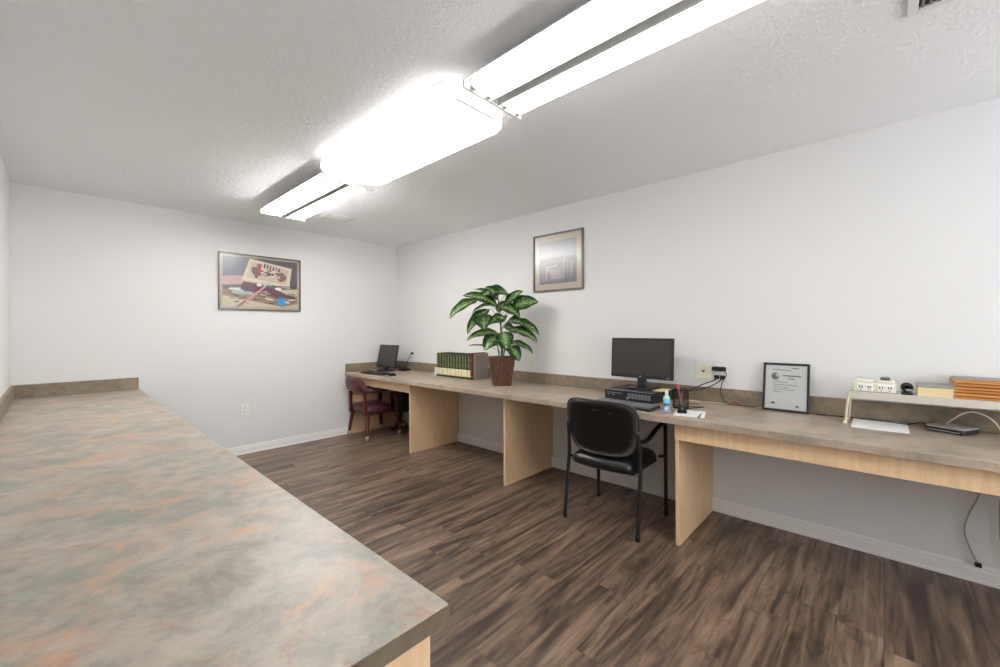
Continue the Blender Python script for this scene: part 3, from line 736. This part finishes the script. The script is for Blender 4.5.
# ------------------------------------------------------------------ riser shelf and what stands on it
RZ = 0.952
t = thing('desk_riser', (3.06, -.5, DESK), 'long cream metal riser shelf standing on the right end of the desk', 'riser shelf')
MB().box((-.105, -.75, RZ - DESK - .040), (.105, .635, RZ - DESK), 0.003).build('shelf', 'riser', t)
for y in (.63, -.70):
    m = MB(); m.tube(smoothpath([(-.10, y + .004, RZ - DESK - .012), (-.098, y + .012, RZ - DESK - .05), (-.097, y + .022, .02), (-.10, y + .025, .006)], 6), .0055, 8)
    m.tube(smoothpath([(.09, y + .004, RZ - DESK - .012), (.09, y + .008, RZ - DESK - .05), (.09, y + .014, .02), (.09, y + .014, .006)], 6), .0055, 8)
    m.tube([(-.10, y + .025, .006), (.09, y + .014, .006)], .0055, 8)
    m.lathe([(.011, 0), (.011, .006), (.006, .014)], c=(-.10, y + .025, 0), n=10)
    m.build('rod_leg', 'rod', t)
t = thing('outlet_strip', (3.02, .035, RZ), 'cream outlet strip with two duplex sockets on the riser', 'power strip')
MB().box((-.055, -.085, 0), (.05, .085, .05), 0.006).build('body', 'ivory', t)
for y in (.036, -.044):
    o = MB().box((-.064, y - .033, .002), (-.05, y + .033, .046), 0.006).build('receptacle', 'white', t)
    m = MB()
    for yy in (-.017, .017):
        for q in (-.005, .005): m.box((-.0655, y + yy + q - .0018, .022), (-.0635, y + yy + q + .0018, .034))
        m.box((-.0655, y + yy - .002, .011), (-.0635, y + yy + .002, .016))
    m.build('slot', 'slot', o)
MB().box((-.05, .0, .05), (.03, .08, .066), 0.008).build('raised_cover', 'ivory', t)
MB().box((-.05, -.08, .05), (.03, -.01, .066), 0.008).build('raised_cover', 'ivory', t)
o = MB().box((-.025, -.02, 0), (.025, .02, .014), .006).build('dark_adapter', mat('dark_grey_plastic', (96, 92, 84), .5), loc=(3.0, -.008, RZ + .0665)); tag(o, 'small dark grey adapter on top of the cream outlet strip', 'adapter')
# little black stapler standing on end
t = thing('tape_dispenser', (3.0, -.09, RZ), 'small black tape dispenser on the riser between sockets and card box', 'tape dispenser')
MB().box((-.04, -.022, 0), (.04, .022, .012), 0.004).build('base', 'plug', t)
m = MB(); m.lathe([(.009, -.009), (.024, -.009), (.024, .009), (.009, .009), (.009, -.009)], c=(-.002, 0, .036), n=20, rot=(0, R(90), 0)); m.build('tape_reel', 'soft', t)
MB().box((-.03, -.012, .010), (.03, .012, .03), 0.005).build('holder', 'plug', t)
MB().box((-.0405, -.02, .02), (-.03, .004, .03), 0.002).build('cutter', 'grey', t)
t = thing('card_box', (3.04, -.191, RZ), 'cream card box with grey lid on the riser beside the amber trays', 'box')
MB().box((-.075, -.062, 0), (.075, .064, .044), 0.002).build('box_body', 'manila', t)
MB().box((-.077, -.064, .0442), (.077, .066, .056), 0.003).build('lid', 'grey', t)
for i, (lb, zz) in enumerate((('amber wooden tray, lowest of the stack on the riser', 0), ('amber wooden tray, middle one of the stack on the riser', .031), ('amber wooden tray, topmost of the stack on the riser', .062))):
    sh_ = (0, .004, -.006)[i]
    t = thing('letter_tray', (3.06 + sh_, -.40, RZ + zz), lb, 'tray', group='stacked amber trays')
    m = MB(); m.box((-.10, -.148, .001), (.10, .148, .007), 0.001); m.build('tray_floor', 'amber', t)
    m = MB()
    for a, b in (((-.10, -.148, .007), (-.090, .148, .028)), ((.09, -.148, .007), (.10, .148, .028)), ((-.09, -.148, .007), (.09, -.138, .028)), ((-.09, .138, .007), (.09, .148, .028))): m.box(a, b, 0.003)
    m.build('rim', 'amber', t)
    MB().box((-.1015, -.14, .012), (-.0995, .14, .016)).build('edge_groove', 'amber_dark', t)
o = MB().box((-.098, -.146, 0), (.098, .146, .004), .001).build('grey_folder', 'greige', loc=(3.056, -.40, RZ + .0915)); tag(o, 'thin grey folder lying on top of the amber trays', 'folder')

# white sheet and router on the desk below the riser
sheet('letter_sheet', (3.015, .015, DESK + .0002), .222, .29, 0, 'paper', 'blank white sheet lying on the desk below the riser', .003)
t = thing('network_router', (3.07, -.252, DESK), 'flat black and grey network router under the riser', 'router', R(-26))
q = rrect(-.076, -.076, .076, .076, .02)
m = MB(); m.prism(q, .004, .024, bev=.004); m.build('lower_shell', 'plug', t)
m = MB(); m.prism(rrect(-.074, -.074, .074, .074, .02), .0245, .031, bev=.003); m.build('top_cover', 'grey', t)
m = MB(); m.box((-.0775, -.06, .010), (-.0755, .06, .013)); m.build('silver_stripe', 'silver', t)
for sx in (-1, 1):
    for sy in (-1, 1): MB().lathe([(.008, 0), (.008, .004)], c=(sx * .055, sy * .055, 0), n=10).build('foot', 'soft', t)
cable('cream_network_cable', [(3.115, -.235, .800), (3.09, -.262, .835), (3.08, -.292, .866), (3.08, -.325, .878), (3.08, -.365, .866), (3.08, -.395, .838), (3.085, -.415, .80), (3.09, -.43, .776)], .0035, 'rod', 'cream network cable arching out of the router under the riser')
cable('hanging_cable', [(3.13, -.40, .728), (3.15, -.365, .50), (3.17, -.315, .33), (3.168, -.305, .24), (3.168, -.33, .15), (3.165, -.348, .105)], .004, mat('grey_cable', (172, 170, 166), .6), 'grey cable hanging below the desk, ending above the skirting')
t = MB().box((-.009, -.012, -.010), (.009, .012, .012), .003).build('cable_plug', 'plug', loc=(3.160, -.349, .098)); tag(t, 'black connector at the end of the cable hanging below the desk', 'connector')
cable('hanging_cable', [(3.13, -.46, .728), (3.15, -.425, .50), (3.165, -.42, .33), (3.165, -.43, .20), (3.16, -.47, .10), (3.15, -.50, .02)], .004, mat('grey_cable', (172, 170, 166), .6), 'grey cable hanging below the desk at the right picture edge')

# ------------------------------------------------------------------ books
BX0, BY1 = 2.95, 3.735
ords = ['first', 'second', 'third', 'fourth', 'fifth', 'sixth', 'seventh', 'eighth', 'ninth', 'tenth', 'eleventh', 'twelfth', 'thirteenth']
rb = random.Random(11)
nb = 12; bw = .5675 / nb; BH = .262; BD = .205
def make_book(label, wdt, h, cover, spine_bands=True):
    t = thing('book', (0, 0, 0), label, 'book')
    m = MB()
    m.box((.004, -wdt / 2, 0), (BD, -wdt / 2 + .0028, h), 0.0008, 1); m.box((.004, wdt / 2 - .0028, 0), (BD, wdt / 2, h), 0.0008, 1)
    P = []
    for k in range(7):
        a = -PI / 2 + PI * k / 6
        P.append([(.006 - .008 * math.cos(a), wdt / 2 * math.sin(a), 0), (.006 - .008 * math.cos(a), wdt / 2 * math.sin(a), h)])
    m.grid(P); m.build('cover', cover, t)
    MB().box((.005, -wdt / 2 + .003, .004), (BD - .004, wdt / 2 - .003, h - .005)).build('pages', 'cream', t)
    def band(z0, z1, ms, nm):
        m = MB(); P = []
        for k in range(7):
            a = -PI / 2 * .93 + PI * .93 * k / 6
            P.append([(.006 - .0087 * math.cos(a), wdt / 2 * math.sin(a), z0), (.006 - .0087 * math.cos(a), wdt / 2 * math.sin(a), z1)])
        m.grid(P); m.build(nm, ms, t)
    if spine_bands:
        band(.022, .098, 'cream', 'spine_label')
        for z in (.112, .176, .248): band(z, z + .003, 'gold', 'gilt_band')
        m = MB()
        for z0, z1 in ((.118, .170), (.184, .242)): m.box((-.0034, -.16 * wdt, z0), (-.001, .16 * wdt, z1))
        m.build('gilt_lettering', 'gold', t)
    else:
        band(.03, .038, 'gold', 'gilt_band'); band(.20, .206, 'gold', 'gilt_band')
    return t
proto = make_book('first green and cream book counting from the white bookend', bw - .0015, BH, 'green')
for i in range(nb):
    o = proto if i == 0 else copy_tree(proto)
    o['group'] = 'green and cream volumes in the desk row'
    o['label'] = '%s green and cream book counting from the white bookend' % ords[i]
    o.location = (BX0 + .004 + rb.uniform(-.003, .003), BY1 - bw * (i + .5), DESK + .0005)
red = make_book('dark red book at the plant end of the row of volumes', .038, BH + .018, 'red', False)
red.location = (BX0 - .004, BY1 - bw * nb - .0205, DESK + .0005)
# pale slipcase board against the red book
o = MB().box((.012, -.006, 0), (BD + .012, .006, BH + .012), .001).build('board_folder', 'greige', loc=(BX0, BY1 - bw * nb - .0405 - .0065, DESK + .0005)); tag(o, 'plain greige folder standing against the dark red book', 'folder')
t = thing('bookend', (BX0 + .02, BY1 + .004, DESK), 'small white bookend at the far end of the green books', 'bookend')
MB().box((-.03, 0, 0), (.05, .012, .098), .004).build('upright', 'white', t)
MB().box((-.03, .012, 0), (.05, .035, .004), .001).build('base', 'white', t)

# ------------------------------------------------------------------ potted plant
PX0, PY0 = 2.862, 2.641
pt = thing('potted_plant', (PX0, PY0, DESK), 'leafy variegated green plant in a square brown wooden pot', 'plant')
PRZ = R(-40)
m = MB(); hb, ht_, H_ = .078, .112, .262
def sq(h, z): return [Vector((sx * h, sy * h, z)) for sx, sy in ((-1, -1), (1, -1), (1, 1), (-1, 1))]
mt = Matrix.Rotation(PRZ, 4, 'Z')
for ring_o, ring_i in ((None, None),):
    A = [m.bm.verts.new(mt @ v) for v in sq(hb, 0)]; B = [m.bm.verts.new(mt @ v) for v in sq(ht_, H_)]
    Cc = [m.bm.verts.new(mt @ v) for v in sq(ht_ - .012, H_)]; D = [m.bm.verts.new(mt @ v) for v in sq(ht_ - .02, H_ - .04)]
    m.bm.faces.new(A[::-1]); m.bm.faces.new(D)
    for P1, P2 in ((A, B), (B, Cc), (Cc, D)):
        for i in range(4): m.bm.faces.new((P1[i], P1[(i + 1) % 4], P2[(i + 1) % 4], P2[i]))
pot = m.build('pot', 'pot', pt)
m = MB()                                                   # vertical slats and rim
for i in range(4):
    a, b = sq(hb, 0)[i], sq(hb, 0)[(i + 1) % 4]; c_, d_ = sq(ht_, H_)[i], sq(ht_, H_)[(i + 1) % 4]
    for k in range(7):
        f0, f1 = k / 7 + .012, (k + 1) / 7 - .012
        nrm = ((b - a).cross(Vector((0, 0, 1)))).normalized() * .004
        q = [a.lerp(b, f0), a.lerp(b, f1), c_.lerp(d_, f1), c_.lerp(d_, f0)]
        vo = [m.bm.verts.new(mt @ (p + nrm)) for p in q]; vi = [m.bm.verts.new(mt @ (p - nrm * .2)) for p in q]
        m.bm.faces.new(vo); m.bm.faces.new(vi[::-1])
        for s_ in range(4): m.bm.faces.new((vo[s_], vi[s_], vi[(s_ + 1) % 4], vo[(s_ + 1) % 4]))
m.build('slats', 'pot', pot)
m = MB(); r2 = [mt @ v for v in sq(ht_ + .003, H_)]
for i in range(4): m.tube([r2[i], r2[(i + 1) % 4]], .007, 8)
m.build('rim', 'pot', pot)
m = MB(); a_ = [mt @ v for v in sq(ht_ - .02, H_ - .02)]; m.prism([(v.x, v.y) for v in a_], H_ - .035, H_ - .02); m.build('soil', 'soil', pt)

RIGHT = Vector((math.cos(R(47.114)), -math.sin(R(47.114)), 0)); TOW = Vector((-math.sin(R(47.114)), -math.cos(R(47.114)), 0)); UP = Vector((0, 0, 1))
LOCAL = lambda u, v, w_: RIGHT * u + UP * v + TOW * w_     # u right of the stem, v up, w out from the wall
fol = MB(); uvl = fol.bm.loops.layers.uv.new('UVMap')
def leaf(base, tip, wd, face, arch=.03, fold=.12, twist=0.0):
    """base, tip in plant space; face: direction the upper side looks; arch lifts the middle"""
    b, t_ = LOCAL(*base), LOCAL(*tip); ax = (t_ - b); L_ = ax.length; ax.normalize()
    n = LOCAL(*face); n = (n - ax * n.dot(ax)).normalized(); side = ax.cross(n)
    NI, NJ = 12, 6; rows = []
    for i in range(NI + 1):
        u = i / NI
        wprof = (math.sin(PI * min(1, u ** .80)) ** .62) * (1 - .12 * u) if 0 < u < 1 else 0.0
        row = []
        for j in range(NJ + 1):
            v = j / NJ * 2 - 1
            off = v * wd / 2 * wprof
            lift = arch * 4 * u * (1 - u) - arch * .8 * u * u + abs(v) * fold * wd * wprof - .03 * wd * math.sin(u * 14 + j) * abs(v)
            row.append(fol.bm.verts.new(b + ax * (L_ * u) + side * off + n * lift))
        rows.append(row)
    for i in range(NI):
        for j in range(NJ):
            f = fol.bm.faces.new((rows[i][j], rows[i + 1][j], rows[i + 1][j + 1], rows[i][j + 1])); f.smooth = True
            for lp, (ii, jj) in zip(f.loops, ((i, j), (i + 1, j), (i + 1, j + 1), (i, j + 1))): lp[uvl].uv = (jj / NJ, ii / NI)
    return b
S = 1 / 8.336 / 107.0                                      # only a drafting unit: one step of the leaf sketch in metres
def q_(x, y, w_): return ((x - 502) * S, (668 - y) * S + .275, w_)
stem = MB(); pet = MB()
stem_pts = [(0, .22, 0), (.004, .36, 0), (-.004, .5, .0), (-.010, .66, 0.0), (-.03, .80, -.01)]
stem.tube([LOCAL(*p) for p in smoothpath(stem_pts, 6)], [.011 - .00028 * i for i in range(25)], 8)
stem.tube([LOCAL(*p) for p in smoothpath([(-.02, .23, .01), (-.028, .33, .012), (-.05, .42, .015)], 6)], .006, 8)
stem.tube([LOCAL(*p) for p in smoothpath([(.012, .23, -.012), (.03, .34, -.012), (.05, .5, -.01)], 6)], .006, 8)
leaves = [
    # base (x,y,w)      tip (x,y,w)        width  face(u,v,w)      arch
    ((300, 200, .02), (68, 338, .10), 105, (-.3, .8, .75), .030),
    ((470, 245, .02), (190, 150, .09), 105, (.1, .75, .75), .028),
    ((480, 200, .0), (280, 88, -.05), 80, (.2, .9, .55), .022),
    ((560, 140, -.02), (330, 150, .06), 120, (.1, .8, .7), .030),
    ((470, 190, .03), (380, 90, .10), 90, (.2, .6, .8), .02),
    ((535, 245, .0), (678, 116, .04), 90, (-.5, .6, .75), .015),
    ((590, 262, .02), (805, 208, .08), 125, (-.1, .55, .85), .022),
    ((500, 262, .03), (655, 335, .11), 110, (.2, .75, .75), .025),
    ((545, 385, .0), (700, 400, .07), 100, (.1, .8, .65), .03),
    ((590, 380, -.02), (822, 472, .05), 105, (.25, .85, .6), .03),
    ((560, 450, .02), (802, 528, .10), 105, (.2, .85, .65), .03),
    ((520, 465, .05), (545, 605, .13), 120, (0, .35, 1), .018),
    ((560, 560, .0), (772, 628, .06), 80, (.2, .9, .5), .03),
    ((570, 585, .03), (650, 700, .10), 95, (.2, .5, .9), .02),
    ((480, 480, .0), (210, 514, .07), 90, (-.15, .85, .6), .035),
    ((480, 500, .02), (360, 605, .11), 130, (-.2, .65, .8), .02),
    ((400, 598, .0), (228, 575, .05), 40, (0, .95, .3), .01),
    ((400, 275, .0), (210, 468, .07), 105, (-.5, .6, .75), .03),
    ((345, 320, .04), (362, 440, .11), 125, (-.05, .3, 1), .016),
    ((535, 345, .03), (395, 395, .09), 90, (-.1, .7, .75), .02),
    ((500, 340, .04), (520, 380, .09), 80, (0, .4, 1), .01),
    ((420, 240, .0), (245, 300, -.02), 70, (-.2, .9, .4), .02),
    ((560, 300, -.05), (640, 250, -.10), 90, (.1, .5, .8), .02),
    ((520, 420, -.05), (640, 480, -.11), 90, (.2, .7, .6), .02),
    ((470, 560, -.04), (600, 640, -.09), 90, (.1, .7, .7), .02),
    ((470, 300, -.05), (560, 190, -.10), 70, (-.2, .6, .7), .02),
]
for bs, tp, wd_, fc, ar in leaves:
    b = q_(*bs); t_ = q_(*tp)
    leaf(b, t_, wd_ * S * 1.28, fc, ar)
    # leaf stalk back to the stem, joining lower down
    jv = max(.30, min(.78, b[1] - .05 - .25 * abs(b[0]))); jx = 0.0 if jv < .6 else -.012
    pet.tube([LOCAL(*p) for p in smoothpath([(jx, jv, 0), ((b[0] + jx) / 2, (b[1] + jv) / 2 + .012, b[2] / 2), b, ((b[0] * .7 + t_[0] * .3), (b[1] * .7 + t_[1] * .3) + .002, b[2] * .7 + t_[2] * .3)], 5)][:11], .0026, 6)
bmesh.ops.solidify(fol.bm, geom=fol.bm.faces[:], thickness=.0012)
fo = fol.build('foliage', 'leaf', pt)
stem.build('stem', 'stem', pt); pet.build('leaf_stalks', 'petiole', pt)

# ------------------------------------------------------------------ black guest chair (faces +X, towards the desk)
gc = thing('guest_chair', (2.636, 1.362, 0), 'black vinyl guest chair with arms pulled up to the desk', 'chair', R(1.5))
def tubepart(name, pts, r, ms, parent, k=6, n=10, lab=None):
    m = MB(); m.tube(smoothpath(pts, k) if k else pts, r, n); o = m.build(name, ms, parent)
    if lab: o['label'] = lab
    return o
for s in (-1, 1):
    y = s * .258
    tubepart('leg', [(-.235, y, .014), (-.205, y, .25), (-.185, y * .985, .45), (-.205, y * .96, .66)], .0125, 'chairframe', gc)          # rear leg and back upright
    tubepart('leg', [(.245, y, .014), (.243, y, .30), (.238, y, .60)], .0125, 'chairframe', gc)
    tubepart('arm', [(.238, y, .60), (.232, y, .632), (.20, y, .648), (.08, y, .632), (-.03, y, .598), (-.12, y, .585), (-.190, y * .985, .60)], .0135, 'chairframe', gc)
    m = MB()
    for x in (-.235, .245): m.lathe([(.0155, 0), (.0155, .03), (.013, .034)], c=(x, y, 0), n=14)
    m.build('rubber_foot', 'plug', gc)
    for x in (-.165, .235): tubepart('seat_bracket', [(x, y, .412), (x, y * .82, .400)], .009, 'chairframe', gc, 0)
m = MB(); m.box((-.19, -.215, .376), (.20, .215, .392), .004); m.build('seat_pan', 'chairframe', gc)
# seat cushion: rounded, crowned, waterfall front
def cushion(x0, x1, y0, y1, z0, z1, crown, r, nose=0.0):
    m = MB(); NI, NJ = 18, 18; top = []; bot = []
    for i in range(NI + 1):
        rt, rb_ = [], []
        for j in range(NJ + 1):
            u, v = i / NI * 2 - 1, j / NJ * 2 - 1
            # squircle mapping
            uu = u * math.sqrt(1 - v * v * .5 * r); vv = v * math.sqrt(1 - u * u * .5 * r)
            x = (x0 + x1) / 2 + (x1 - x0) / 2 * uu; y = (y0 + y1) / 2 + (y1 - y0) / 2 * vv
            e = max(abs(u), abs(v)); f = (1 - e ** 6)
            zt = z0 + (z1 - z0) * (.42 + .58 * f ** .5) + crown * (1 - u * u) * (1 - v * v) - nose * max(0, u) ** 3
            zb = z0 + (z1 - z0) * .42 * (1 - f ** .5) - nose * max(0, u) ** 3
            rt.append((x, y, zt)); rb_.append((x, y, zb))
        top.append(rt); bot.append(rb_)
    m.grid(top); m.grid([row[::-1] for row in bot]); bmesh.ops.remove_doubles(m.bm, verts=m.bm.verts, dist=.0006)
    return m
cushion(-.265, .262, -.238, .238, .372, .468, .014, .5, .012).build('seat', 'vinyl', gc, smooth=True)
# moulded back: curved shell, wider at the top, rounded corners, grey rim
def back_pt(u, v, off=0.0):
    """u -1..1 across, v 0..1 up"""
    wdt = .214 + .040 * min(1, max(0, v) * 1.8) ** .9
    wdt *= 1 - .0 * v
    y = u * wdt
    x = -.235 - .035 * v + .055 * (u * u) + .012 * math.sin(PI * v) - off
    z = .488 + .346 * v
    return Vector((x, y, z))
def back_uv(a, rho):
    """rounded-rectangle disc coordinates"""
    c_, s_ = math.cos(a), math.sin(a); p = 5.0
    k = (abs(c_) ** p + abs(s_) ** p) ** (-1 / p)
    return rho * k * c_, .5 + .5 * rho * k * s_
def back_shell(off, rmax, thick, name, ms, bulge=0.0):
    m = MB(); n = 44; rings = []
    for q in range(7):
        rho = rmax * q / 6; rings.append([back_pt(*back_uv(2 * PI * i / n, rho), off + bulge * (1 - (q / 6) ** 3)) for i in range(n)] if q else [back_pt(0, .5, off + bulge)])
    V = [[m.bm.verts.new(p) for p in rg] for rg in rings]
    for i in range(n): m.bm.faces.new((V[0][0], V[1][i], V[1][(i + 1) % n]))
    for q in range(1, 6):
        for i in range(n): m.bm.faces.new((V[q][i], V[q + 1][i], V[q + 1][(i + 1) % n], V[q][(i + 1) % n]))
    bmesh.ops.solidify(m.bm, geom=m.bm.faces[:], thickness=thick)
    return m.build(name, ms, gc, smooth=True)
back_shell(0.012, .985, .012, 'back_shell', 'shell', .004)
back_shell(-.010, .96, .022, 'back_pad', 'vinyl', -.014)
m = MB(); n = 60; m.tube([back_pt(*back_uv(2 * PI * i / n, 1.0), .006) for i in range(n)], .0075, 8, closed=True); m.build('back_rim', 'rim', gc)
m = MB()
for yy, zz, ww in ((.012, .775, .010), (-.012, .775, .010), (-.10, .765, .009)):
    m.box((-.2885, yy - ww, zz - .004), (-.2835, yy + ww, zz + .004), .002)
m.build('moulded_mark', 'rim', gc)

# ------------------------------------------------------------------ burgundy captain's chair on casters
bc = thing('captains_chair', (2.69, 4.63, 0), 'burgundy vinyl armchair with dark cherry legs on casters', 'chair', 0)
def bent_leg(x, y, dx, dy, z1=.40):
    m = MB(); pts = [(x + dx, y + dy, .052), (x + dx * .75, y + dy * .75, .12), (x + dx * .15, y + dy * .15, .27), (x, y, z1)]
    P = smoothpath(pts, 5); n = len(P)
    m.tube(P, [.017 + .010 * i / n for i in range(n)], 4)
    m.build('leg', 'cherry', bc)
def caster(x, y, parent, ms='castw', r=.024):
    t_ = MB(); t_.lathe([(0, -.011), (r, -.011), (r, -.003), (r * .85, 0), (r, .003), (r, .011), (0, .011)], c=(x, y, r), n=18, rot=(R(90), 0, R(30)))
    t_.tube([(x + .006, y, r), (x + .006, y, .056)], .007, 8)
    t_.lathe([(.026, 0), (.024, .014), (.012, .022), (0, .024)], c=(x, y, r + .008), n=14)
    t_.build('caster', ms, parent)
for sx in (-1, 1):
    for sy in (-1, 1):
        bent_leg(sx * .19, sy * .185, sx * .03, sy * .03, .33 if sx < 0 else .54)
        caster(sx * .22, sy * .215, bc)
cushion(-.225, .14, -.222, .222, .300, .395, .02, .4, 0).build('seat', 'burg', bc, smooth=True)
MB().box((-.19, -.19, .285), (.20, .19, .312), .006).build('seat_apron', 'cherry', bc)
# barrel back: a padded horseshoe
arc = []
for i in range(25):
    a = PI * (.5 + i / 24) if 0 else PI / 2 + PI * i / 24
    arc.append((a,))
def shoe(a, rx=.27, ry=.262): return Vector((rx * math.cos(a) * 1.0, ry * math.sin(a), 0))
P = []; NI = 36
for i in range(NI + 1):
    f = i / NI
    if f < .15: p = Vector((.14 - .14 * f / .15, .222, 0)); nrm = Vector((0, 1, 0)); back = 0.0
    elif f > .85: p = Vector((.14 * (f - .85) / .15, -.222, 0)); nrm = Vector((0, -1, 0)); back = 0.0
    else:
        a = PI / 2 + PI * (f - .15) / .7; ca, sa = math.cos(a), math.sin(a)
        p = Vector((-.295 * abs(ca) ** .6, math.copysign(.222 * abs(sa) ** .75, sa), 0)); nrm = Vector((ca, sa, 0))
        tt = max(0, min(1, (-p.x - .19) / .09)); back = tt * tt * (3 - 2 * tt)
    top = .612 + .116 * back; bot = .552 + .02 * back; sec = []
    thk = .024
    for k in range(15):
        th_ = 2 * PI * k / 14; cz = (top + bot) / 2; hz = (top - bot) / 2
        sn, cs = math.sin(th_), math.cos(th_)
        ez = math.copysign(abs(sn) ** .6, sn); ex = math.copysign(abs(cs) ** .7, cs)
        lean = .05 * ((cz + hz * ez) - bot) / .15 * back * .4
        sec.append(p + nrm * (ex * thk + lean) + Vector((0, 0, cz + hz * ez)))
    P.append(sec)
m = MB(); V = m.grid(P); m.bm.faces.new(V[0][:-1]); m.bm.faces.new(V[-1][:-1][::-1]); bmesh.ops.remove_doubles(m.bm, verts=m.bm.verts, dist=.0005)
m.build('barrel_back', 'burg', bc, smooth=True)
for x, y in ((-.225, .17), (-.225, -.17)):
    m = MB(); m.box((x - .018, y - .015, .29), (x + .018, y + .015, .59), .005); m.build('back_post', 'cherry', bc)
m = MB()
for i in range(22):
    y = -.19 + .38 * i / 21; m.lathe([(.0035, 0), (.003, .003), (0, .004)], c=(-.296 - .024 + .02 * (abs(y) / .19) ** 3, y, .585), n=6, rot=(0, R(-90), 0))
m.build('nail_heads', 'brass', bc)

# ------------------------------------------------------------------ black stool deep under the far desk
st = thing('stool', (3.05, 4.60, 0), 'black padded stool in the shade under the far desk behind the burgundy chair', 'stool')
m = MB(); m.lathe([(0, .24), (.115, .24), (.128, .255), (.128, .47), (.118, .495), (.09, .505), (0, .508)], n=28); m.build('seat', 'vinyl', st)
m = MB(); m.lathe([(.022, .085), (.022, .24)], n=14); m.build('column', 'plug', st)
bb = mat('bronze_base', (120, 98, 70), .4, .3)
for i in range(5):
    a = 2 * PI * i / 5 + .3; d = Vector((math.cos(a), math.sin(a), 0))
    MB().tube([d * .015 + Vector((0, 0, .10)), d * .07 + Vector((0, 0, .09)), d * .115 + Vector((0, 0, .055))], [.016, .013, .010], 8).build('base_leg', bb, st)
    m = MB(); m.lathe([(0, 0), (.014, .002), (.017, .02), (.012, .05), (0, .055)], c=(d.x * .115, d.y * .115, 0), n=12); m.build('foot', 'plug', st)

# ------------------------------------------------------------------ far computer corner
monitor('small_monitor', (2.87, 4.665, DESK), R(4), .38, .285, .055, R(13), 'small black square monitor in the far desk corner', bez=.012, foot=(.09, .08), neckw=.03)
keyboard((2.60, 4.44, DESK), R(4), 'black keyboard in front of the small far monitor', 'plug', .44, .14)
t = thing('phone_base', (3.06, 4.53, DESK), 'low black box under the far corner outlet', 'adapter box', R(10))
MB().box((-.06, -.05, 0), (.06, .05, .022), .005).build('case', 'plug', t); MB().box((-.04, -.03, .022), (.03, .03, .028), .004).build('raised_top', 'soft', t)
t = thing('computer_mouse', (2.62, 4.12, DESK), 'tiny black computer mouse at the right end of the far keyboard', 'mouse', R(5))
m = MB(); P = []
for i in range(9):
    u = i / 8; row = []
    for j in range(7):
        v = j / 6 * 2 - 1; wdt = .028 * math.sin(PI * (0.12 + .76 * u)) ** .5
        row.append((-.048 + .096 * u, v * wdt, .03 * max(0, (1 - v * v)) ** .55 * math.sin(PI * (.06 + .86 * u)) ** .6 + .001))
    P.append(row)
m.grid(P); bmesh.ops.solidify(m.bm, geom=m.bm.faces[:], thickness=.001); m.build('body', 'plug', t)
MB().box((-.038, -.003, .02), (-.02, .003, .03), 0.002).build('wheel', 'grey', t)
